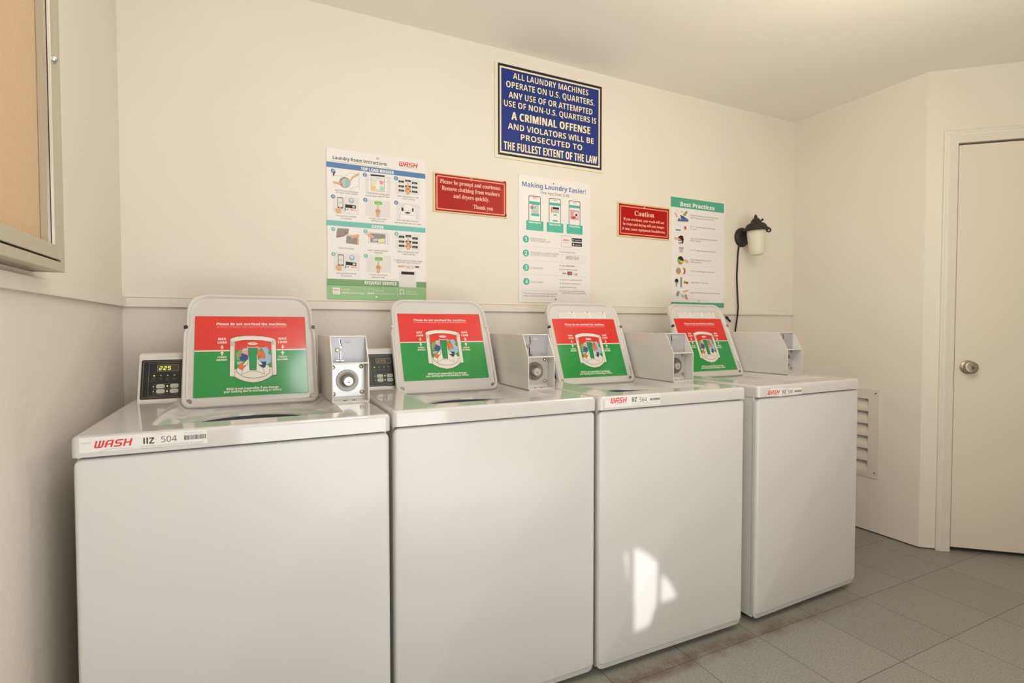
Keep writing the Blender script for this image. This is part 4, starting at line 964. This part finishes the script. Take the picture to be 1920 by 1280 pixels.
m_ = MB(); m_.lathe([(.0085, XD), (.0085, XD+.002), (.0065, XD+.005), (.006, XD+.0055)], CHROME, (0, -.845+1.40, 1.6805-1.252), 'x', 24); lk = m_.build('lock', df)
m_ = MB(); m_.box(XD+.0052, XD+.0058, -.8456+1.40, -.8444+1.40, .4245, .4325, GAPM); m_.build('keyhole', lk, smooth=0)

# ------------------------------------------------------------------ wall signs and posters
def PW(u, v, w): return (u, -w, v)
def board(name, x0, z0, w, h, th, m, items, label, cat, part='board', y=0.0, group=None):
    e = empty(name, (x0, y, z0)); tag(e, label, cat, group)
    b = MB(); b.box(0, w, -th, 0, 0, h, m); b.build(part, e, bevel=.0006, seg=2); sheet_parts(items, PW, th+EPS*.5, e); return e
PAPER = mat('poster_board', (238, 234, 230), .38); CREAMB = mat('cream_sign_board', (236, 224, 200), .4); GOLDB = mat('pale_gold_sign_board', (226, 204, 160), .35)
board('instruction_poster', .6745, 1.250, .4055, .600, .004, PAPER, DATA['P1'], 'tall laundry room instructions poster with blue, teal and green bands', 'poster')
board('app_poster', 1.5285, 1.253, .4025, .598, .004, PAPER, DATA['P2'], 'white poster with three phones and heading Making Laundry Easier', 'poster')
board('tips_poster', 2.461, 1.2456, .400, .6014, .004, PAPER, DATA['P3'], 'narrow Best Practices poster with teal heading beside the wall lantern', 'poster')
board('warning_sign', 1.4065, 1.9135, .6015, .4315, .005, CREAMB, DATA['B'], 'large dark blue warning sign with cream capitals, highest on the wall', 'sign')
board('courtesy_sign', 1.1135, 1.6385, .3545, .1700, .005, GOLDB, DATA['R1'], 'red Please be prompt and courteous sign under the blue warning sign', 'sign', group='red signs with pale borders')
board('caution_sign', 2.0965, 1.6035, .3500, .1775, .005, GOLDB, DATA['R2'], 'red Caution sign left of the Best Practices poster', 'sign', group='red signs with pale borders')

# ------------------------------------------------------------------ lantern with its flex
LX, LY, LZ = 3.004, -.100, 1.687
ln = empty('wall_lantern', (LX, 0, LZ)); tag(ln, 'black wall lantern with frosted white jar shade and hanging black flex', 'wall lamp')
m_ = MB(); m_.lathe([(.0565, 0), (.0565, .008), (.054, .014), (.046, .020), (.030, .024), (.012, .0255)], IRON, (3.000-LX, 0, 1.662-LZ), 'y', 48); m_.build('mounting_plate', ln)
m_ = MB(); m_.tube([(3.000-LX, -.020, 1.672-LZ), (3.000-LX, -.032, 1.692-LZ), (3.002-LX, -.050, 1.702-LZ), (LX-LX, LY+.015, .018)], [.012, .012, .013, .018], IRON, 12); m_.build('arm', ln)
m_ = MB(); m_.lathe([(.050, -.004), (.066, -.006), (.070, 0), (.068, .008), (.058, .012), (.056, .022), (.046, .034), (.030, .040), (.026, .052), (.016, .064), (.009, .068), (.010, .074), (.004, .086), (.0, .089)], IRON, (0, LY, .004), 'z', 48); cp = m_.build('lantern_cap', ln); TILT = Matrix.Translation((0, LY, .01)) @ Matrix.Rotation(R(-4), 4, 'Y') @ Matrix.Translation((0, -LY, -.01)); cp.data.transform(TILT)
m_ = MB(); m_.tube([(.018, LY-.016, .050), (.025, LY-.022, .057), (.028, LY-.025, .062)], [.0055, .0055, .0075], IRON, 10); m_.build('cap_screw', cp).data.transform(TILT)
m_ = MB(); hc = Vector((.051, LY-.042, -.003)); m_.tube([tuple(hc+Vector((.010*math.cos(a)*.7, -.010*math.cos(a)*.7, .010*math.sin(a)))) for a in [2*math.pi*k/16 for k in range(17)]], .0045, IRON, 8); m_.build('ring_lug', cp).data.transform(TILT)
m_ = MB(); m_.lathe([(.050, .000), (.051, -.012), (.048, -.05), (.043, -.105), (.040, -.128), (.034, -.138), (.020, -.141), (0, -.142)], FROST, (0, LY, 0), 'z', 40); m_.build('jar_shade', ln).data.transform(TILT)
m_ = MB(); m_.tube([(x-LX, y, z-LZ) for x, y, z in [(2.976, -.010, 1.622), (2.971, -.008, 1.600), (2.968, -.006, 1.565), (2.965, -.006, 1.51), (2.961, -.006, 1.43), (2.963, -.009, 1.35), (2.962, -.017, 1.25), (2.957, -.017, 1.20), (2.950, -.010, 1.118), (2.944, -.010, 1.02)]], .0045, CORD, 8); m_.build('flex', ln)
cl = empty('cable_clip', (2.894, 0, 1.180)); tag(cl, 'small black cable clip on the wall beside the last washer lid', 'cable clip')
m_ = MB(); m_.tube([(-.018, -.005, .016), (-.008, -.008, .008), (0, -.007, 0), (.010, -.008, -.008), (.018, -.006, -.015)], [.004, .007, .004, .006, .004], CORD, 8); m_.build('clip_body', cl)
m_ = MB(); m_.tube([(-.014, -.006, .004), (-.004, -.008, .012)], .003, CORD, 8); m_.build('nail', cl)

# ------------------------------------------------------------------ louvred vent low on the right wall
vt = empty('wall_vent', (XR, -.53, .303)); tag(vt, 'white louvred vent low on the wall behind the last washer', 'vent')
VW, VH = .36, .49
m_ = MB(); outer = rr(0, VW, 0, VH, .004, 2, 3); inner = rr(.056, VW-.056, .020, VH-.056, .002, 2, 3)
m_.loft([[(.0005, a, b) for a, b in outer], [(-.004, a, b) for a, b in outer], [(-.005, a, b) for a, b in inner], [(.032, a, b) for a, b in inner]], VENTM); m_.build('vent_frame', vt)
m_ = MB(); m_.box(.060, .064, .04, VW-.04, .012, VH-.045, DARKV); m_.build('duct_back', vt, smooth=0)
for k in range(6):
    z1 = VH-.056-.0690*k; m_ = MB()
    m_.loft([[(.030, a, z1+.004), (-.0035, a, z1-.048), (-.0045, a, z1-.052), (-.0045, a, z1-.069), (-.003, a, z1-.069), (-.0025, a, z1-.050), (.0315, a, z1+.003)] for a in (.056, VW-.056)], VENTM, True, True); m_.build('slat', vt)
for y, z in ((.020, VH-.022), (.020, .030), (VW-.02, VH-.022), (VW-.02, .03)):
    m_ = MB(); m_.lathe([(.0045, -.0045), (.0040, -.0060), (.002, -.0065)], DULL, (0, y, z), 'x', 12); m_.build('screw', vt)

# ------------------------------------------------------------------ washing machines
WD = .649
def V3(*a): return tuple(a)
LDY, LDZ, LL = .147964, .348194, .378329
HX, HY, HZ = .334, .487258, .892938
def PL(u, v, w): return (HX+u, HY+v*LDY/LL-w*LDZ/LL, HZ+v*LDZ/LL+w*LDY/LL)          # lid plane, w towards the front
CY, CZ0 = .535, .905; CUY, CUZ = .065/.16532, .152/.16532
def PC(u, v, w): return (u, CY+v*CUY-w*CUZ, CZ0+v*CUZ+w*CUY)                           # console face
def PF(u, v, w): return (u, -.0045-w, v)                                                # front edge of the top
def make_washer(x, y, yaw, label, o):
    du, su, sv = o.get('lid_du', 0.0), o.get('lid_su', 1.0), o.get('lid_sv', 1.0)                      # this machine's lid: small shift along its hinge, and width
    PL = lambda u, v, w: (HX+du+u*su, HY+v*sv*LDY/LL-w*LDZ/LL, HZ+v*sv*LDZ/LL+w*LDY/LL)
    g = empty('washing_machine', (x, y, 0), yaw); tag(g, label, 'washing machine', 'top load washers along the back wall')
    b = MB(); q4 = lambda z: [(.005, .021, z), (WD-.005, .021, z), (WD-.005, .70, z), (.005, .70, z)]; b.loft([q4(.872), q4(.024)], SHEET, False, True); b.build('cabinet_body', g, bevel=.004)
    b = MB()
    for fx in (.05, WD-.05):
        for fy in (.08, .64): b.lathe([(.018, 0), (.018, .014), (.008, .014), (.008, .030)], RUBBER, (fx, fy, 0), 'z', 16)
    b.build('levelling_feet', g)
    b = MB(); q = lambda x0, x1, z0, z1, r, yy: [(a, yy, c) for a, c in rr(x0, x1, z0, z1, r, 12, 6)]
    b.loft([q(.002, WD-.002, .022, .868, .022, .0205), q(.002, WD-.002, .022, .868, .022, .0125), q(.0022, WD-.0022, .0222, .8678, .0218, .010), q(.0030, WD-.0030, .0235, .8670, .021, .0080), q(.0045, WD-.0045, .040, .8658, .014, .0042), q(.0068, WD-.0068, .0430, .8638, .0120, .0018), q(.0100, WD-.0100, .0445, .8608, .0110, .0004), q(.0130, WD-.0130, .0460, .858, .0100, .0)], ENAM, True, True); b.build('front_panel', g, smooth=16)
    b = MB(); K, M_ = 8, 10
    f = lambda x0, x1, y0, y1, r, z: [(a, c, z) for a, c in rr(x0, x1, y0, y1, r, K, M_)]
    E = rr(.122, .548, .078, .514, .020, K, M_); cx, cy = .332, .248
    circ = lambda r, z: [(cx+r*(a-cx)/math.hypot(a-cx, c-cy), cy+r*(c-cy)/math.hypot(a-cx, c-cy), z) for a, c in E]
    ZF = .9136
    b.loft([f(.004, WD-.004, 0, .698, .012, .8705), f(0, WD, -.0045, .70, .014, .8705), f(0, WD, -.0045, .70, .014, .903), f(.0012, WD-.0012, -.0033, .699, .0135, .9085), f(.0045, WD-.0045, 0, .696, .012, .9125), f(.009, WD-.009, .0045, .6915, .010, ZF),
            f(.012, WD-.012, .0075, .6885, .009, ZF), f(.120, .550, .076, .516, .021, ZF), [(a, c, ZF) for a, c in E], f(.1235, .5465, .0795, .5125, .019, ZF-.0006), f(.138, .532, .094, .500, .020, .9010), f(.146, .524, .102, .494, .024, .8925), f(.160, .512, .112, .488, .050, .8880), circ(.176, .8815), circ(.168, .8790), circ(.164, .8775), circ(.163, .872)], PORC, False, False); b.build('top_panel', g, smooth=30)
    b = MB(); b.lathe([(.1635, .873), (.1635, .864), (.156, .856), (.146, .854), (.144, .846)], TUBRING, (cx, cy, 0), 'z', 64, cap=False); b.lathe([(.1645, .872), (.20, .858), (.205, .50), (.06, .485), (.05, .50), (.045, .82), (.0, .83)], DARKT, (cx, cy, 0), 'z', 48, cap=False); b.build('wash_tub', g)
    # control console
    b = MB(); prof = [(.535, .913), (.535, .906), (.592, 1.0395), (.5965, 1.0475), (.604, 1.0525), (.616, 1.0545), (.686, 1.0545), (.692, 1.050), (.692, .913)]
    b.loft([[(xx, yy, zz) for yy, zz in prof] for xx in (.0235, .532)], SHEET, True, True); cs = b.build('console', g, bevel=.004)
    b = MB(); b.loft([[PC(a, c, w) for a, c in rr(.0304, .522, .0163, .1412, .004, 3, 2)] for w in (-.001, .0016)], BLACKP, True, True); add_items(b, DATA['CN'], PC, .0017); b.build('control_panel', cs, fix=False, smooth=0)
    b = MB(); segs = {'2': 'abged', '5': 'afgcd'}; u0, v0, w_, h_ = .0762, .1085, .0082, .0128; m = mat('display_digit', (206, 214, 66), .5, emit=o.get('disp', 1.3)) if o.get('disp', 1.3) > 1 else mat('dim_display_digit', (158, 150, 88), .5, emit=.12)
    for k, ch in enumerate('225'):
        a = u0+k*.0112; S_ = {'a': ((0, 1), (1, 1)), 'b': ((1, 1), (1, .5)), 'c': ((1, .5), (1, 0)), 'd': ((1, 0), (0, 0)), 'e': ((0, 0), (0, .5)), 'f': ((0, .5), (0, 1)), 'g': ((0, .5), (1, .5))}
        for sname in segs[ch]:
            (p0, q0), (p1, q1) = S_[sname]; sl = .0016
            A = (a+p0*.0062+q0*sl, v0+q0*.0108); B = (a+p1*.0062+q1*sl, v0+q1*.0108)
            add_items(b, [('x', 'L', 6, 'led', [A, B], .0015)], PC, .0017)
    for i in range(len(b.m)): b.m[i] = 0
    b.mats = [m]; b.build('display_digits', cs, fix=False, smooth=0)
    # lid standing open against the console
    dv = o.get('lid_dv', 0.0)
    def outline(ins):
        pts = []
        base = [(-.178+0, 0), (.178, 0)]
        seq = []
        hw, rb, rtp = .194-ins, .024, .050
        for k in range(7): a = R(-90+15*k); seq.append((hw-rb+rb*math.cos(a), ins+rb+rb*math.sin(a)))
        for v in (.10, .20, .238): seq.append((hw, v))
        seq += [(hw-.003, .252), (hw-.0065, .262), (hw-.0065, .30)]
        for k in range(9): a = R(11.25*k); seq.append((hw-.0085-rtp+rtp*math.cos(a), LL-ins-rtp+rtp*math.sin(a)))
        left = [(-a, c) for a, c in reversed(seq)]
        return seq+left
    b = MB(); b.loft([[PL(a, c, w) for a, c in outline(i)] for i, w in ((.004, -.012), (0, -.010), (0, .004), (.002, .0072), (.006, .0076), (.0095, .006), (.0115, .0012), (.0135, .0002), (.016, 0))], LIDM, True, True); ld = b.build('lid', g, smooth=50)
    b = MB(); P2 = lambda u, v, w: PL(u-.1630, v+.0315+dv, w); add_items(b, DATA['LB'], P2, .0002); b.build('overload_label', ld, fix=False, smooth=0)
    for sx in (-1, 1):
        b = MB(); mm = o['bump'][0 if sx < 0 else 1]; c0 = (.1868*sx, .2615)
        b.loft([[PL(c0[0]+r*math.cos(2*math.pi*k/20), c0[1]+r*math.sin(2*math.pi*k/20), w) for k in range(20)] for r, w in ((.0062, 0), (.0062, .0095), (.0052, .0108))], mm, True, True); b.build('bumper', ld)
        b = MB(); c0 = (.1745*sx, .0195)
        b.loft([[PL(c0[0]+r*math.cos(2*math.pi*k/20), c0[1]+r*math.sin(2*math.pi*k/20), w) for k in range(20)] for r, w in ((.0078, 0), (.0078, .003), (.006, .0045))], DULL, True, True); b.build('hinge_screw', ld)
    b = MB(); sx = .186; b.loft([[PL(a, c, w) for a, c in ((sx-.003, .010), (sx+.0012, .010), (sx-.0005, .075), (sx-.0035, .075))] for w in (.0004, .0042)], DULL, True, True); b.build('hinge_arm', ld)
    if o.get('strip'):
        b = MB(); it = [('a', 'R', 1, 'edge', -.125, .3045, .128, .3395, .001), ('a', 'R', 2, 'pale', -.124, .3055, .127, .3385, .001)]
        for k in range(3):
            a = -.120+.083*k; it += [('a', 'G', 3, 'ink', a, a+.045, .3335, .0036), ('a', 'D', 3, 'ink', a+.066, .3350, .0028)]+[('a', 'G', 3, 'grey', a, a+.070, .3295-.0046*j, .0030) for j in range(5)]
        add_items(b, it, PL, .0002); b.build('notice_strip', ld, fix=False, smooth=0)
    # coin box beside the lid
    x0, x1, yf_, ys, yb, zb, zm, zt, t = .540, .6473, .2582, .3046, .62, .9135, 1.029, 1.109, .0028
    side = [(yf_, zb), (yf_, zm), (ys, zt), (yb, zt), (yb, zb)]
    b = MB()
    for xa in (x0, x1-t): b.loft([[(xx, yy, zz) for yy, zz in side] for xx in (xa, xa+t)], SHEET, True, True)
    b.box(x0+t, x1-t, ys, yb, zt-t, zt, SHEET); b.box(x0+t, x1-t, yf_, yb, zb, zb+t, SHEET); b.box(x0+t, x1-t, yb-t, yb, zb+t, zt-t, SHEET); b.box(x0+t, x1-t, yf_+.0005, .3095, zm-.002, zm+.0016, SHEET); b.box(x0+t, x1-t, .3085, .312, zb+t, zt-t, SHEET)
    cb = b.build('coin_box', g, bevel=.0006, seg=2)
    b = MB(); z0, z1, xa, xb = .9265, 1.0235, x0+t+.0003, .6395; yq = .3082; sq = rr(xa, xb, z0, z1, .002, 3, 6); ox, oz = .5905, .9745
    cc = lambda r, yy: [(ox+r*(a-ox)/math.hypot(a-ox, c-oz), yy, oz+r*(c-oz)/math.hypot(a-ox, c-oz)) for a, c in sq]
    b.loft([[(a, yq, c) for a, c in sq], [(a, yq-.0022, c) for a, c in sq], cc(.0335, yq-.0024), cc(.0330, yq-.0010)], STEEL); b.build('lock_plate', cb, smooth=25)
    b = MB(); b.lathe([(.0333, -yq+.0020), (.0325, -yq+.0075), (.0295, -yq+.0080), (.0150, -yq+.0030), (.0150, -yq-.001)], DULL, (ox, 0, oz), 'y', 40, cap=False); b.build('lock_collar', cb)
    b = MB(); b.lathe([(.0146, -yq), (.0146, -yq+.0195), (.0130, -yq+.0215), (.002, -yq+.0218)], STEEL, (ox+.0012, 0, oz-.0012), 'y', 32); b.build('lock_cylinder', cb)
    b = MB(); b.box(ox-.001, ox+.0042, yq-.0224, yq-.0214, oz-.0052, oz-.0022, GAPM); b.build('keyhole', cb, smooth=0).matrix_basis = Matrix.Identity(4)
    for bx_, bz in ((.5492, 1.0150), (.6320, 1.0160), (.5500, .9345), (.6335, .9375)):
        b = MB(); b.lathe([(.0068, -yq+.0022), (.0066, -yq+.0050), (.0050, -yq+.0075), (.0025, -yq+.0085), (0, -yq+.0087)], BRASS, (bx_, 0, bz), 'y', 20); b.build('bolt', cb)
    b = MB(); b.box(x0+t+.0002, x1-t-.0002, yq-.0012, yq+.0002, zm+.0017, zt-t-.0002, GREYP); sp = b.build('coin_slide', cb, smooth=0)
    ya = yq-.0014
    b = MB(); b.loft([[(.5670+a, yy, c) for a, c in ((0, 1.1015), (.0034, 1.1015), (.0072, 1.0745), (.0036, 1.0745))] for yy in (ya, ya-.002)], CHROME, True, True); b.box(.5690, .5740, ya-.004, ya, 1.0725, 1.0775, CHROME); b.build('coin_guide', cb)
    b = MB(); b.loft([[(.5682+a, yy, c) for a, c in ((.0008, 1.1005), (.0030, 1.1005), (.0066, 1.0770), (.0046, 1.0770))] for yy in (ya-.002, ya-.0026)], GAPM, True, True); b.box(.5665, .5725, ya-.0008, ya, 1.0370, 1.0620, CHROME); b.box(.5678, .5712, ya-.0013, ya-.0008, 1.0385, 1.0612, GAPM); b.build('coin_slot', cb, smooth=0)
    b = MB(); b.lathe([(.0062, -ya), (.0060, -ya+.003), (.0040, -ya+.0052), (0, -ya+.0058)], BRASS, (.5625, 0, 1.0675), 'y', 18); b.build('slide_screw', cb)
    b = MB(); b.box(.5585, .5805, ya-.007, ya-.001, 1.0345, 1.0365, CHROME); b.box(.5675, .5715, ya-.008, ya, 1.0315, 1.0390, DULL); b.build('slide_lever', cb)
    b = MB(); add_items(b, [('a', 'R', 1, 'ltgrey', .586, 1.0875, .6015, 1.0975, .004), ('a', 'R', 2, 'grey', .5866, 1.0881, .6009, 1.0969, .0038), ('a', 'R', 3, 'ltgrey', .5872, 1.0887, .6003, 1.0963, .0035), ('a', 'G', 4, 'ink', .590, .5985, 1.0908, .0032)], lambda u, v, w: (u, ya-w, v), 0); b.build('maker_mark', cb, fix=False, smooth=0)
    b = MB()
    for hx in (.580, .606): b.lathe([(.0062, zb+t), (.0062, zb+t+.0003)], GAPM, (hx, .283, 0), 'z', 20)
    b.build('drain_hole', cb)
    if o.get('id'):
        its = DATA[o['id']]; b = MB(); add_items(b, its, PF, .0001); b.build('identity_sticker', g, fix=False, smooth=0)
    if o.get('id') == 'S1':
        pass
    return g
make_washer(.0735, -.8829, .0060, 'white top load washer numbered 504, against the left wall', dict(bump=(RUBBER, GREYR), id='S1', disp=1.3))
make_washer(.7376, -.8357, -.0050, 'white top load washer with no number sticker on its front edge', dict(bump=(WHITER, WHITER), lid_dv=.018, lid_du=-.007, lid_su=1.03, disp=.2))
make_washer(1.3919, -.8465, -.0103, 'white top load washer numbered 564 with patches of sunlight on its front', dict(bump=(RUBBER, GREYR), id='S3', strip=True))
make_washer(2.1015, -.8589, .0284, 'white top load washer numbered 598, nearest the door', dict(bump=(RUBBER, GREYR), id='S4', strip=True, lid_sv=1.02))

# ------------------------------------------------------------------ added panel out of view, holes cut to shape the sun patch
GY = -4.40; WX, WY, WA = 1.3919, -.8465, -.0103
def to_mask(lx, z):
    p = Vector((WX+lx*math.cos(WA), WY+lx*math.sin(WA), z)); t = (GY-p.y)/SUN_DIR.y; q = p+SUN_DIR*t; return (q.x, q.z)
holes = [[(.143, .405), (.145, .118), (.207, .126), (.241, .20), (.243, .335), (.192, .378)], [(.259, .292), (.257, .193), (.328, .196), (.302, .250)], [(.104, .392), (.116, .392), (.121, .27)]]
hp = [[to_mask(*q) for q in h] for h in holes]
bmx = bmesh.new(); allv = [[(-6, -.03), (9, -.03), (9, 5.5), (-6, 5.5)]]+hp
edges = []
for loop in allv:
    vs = [bmx.verts.new((u, GY, z)) for u, z in loop]
    edges += [bmx.edges.new((vs[i], vs[(i+1) % len(vs)])) for i in range(len(vs))]
bmesh.ops.triangle_fill(bmx, use_beauty=True, use_dissolve=False, edges=edges)
def inside(pt, poly):
    r = False
    for i in range(len(poly)):
        (x1, y1), (x2, y2) = poly[i], poly[i-1]
        if (y1 > pt[1]) != (y2 > pt[1]) and pt[0] < (x2-x1)*(pt[1]-y1)/(y2-y1)+x1: r = not r
    return r
kill = [f for f in bmx.faces if any(inside((f.calc_center_median().x, f.calc_center_median().z), h) for h in hp)]
bmesh.ops.delete(bmx, geom=kill, context='FACES_ONLY')
bmesh.ops.solidify(bmx, geom=list(bmx.faces), thickness=.006)
me = bpy.data.meshes.new('sun_patch_mask'); bmx.to_mesh(me); bmx.free(); me.materials.append(mat('sun_mask_surface', (214, 200, 176), .8))
yo = bpy.data.objects.new('sun_patch_mask', me); C.objects.link(yo); yo['kind'] = 'structure'
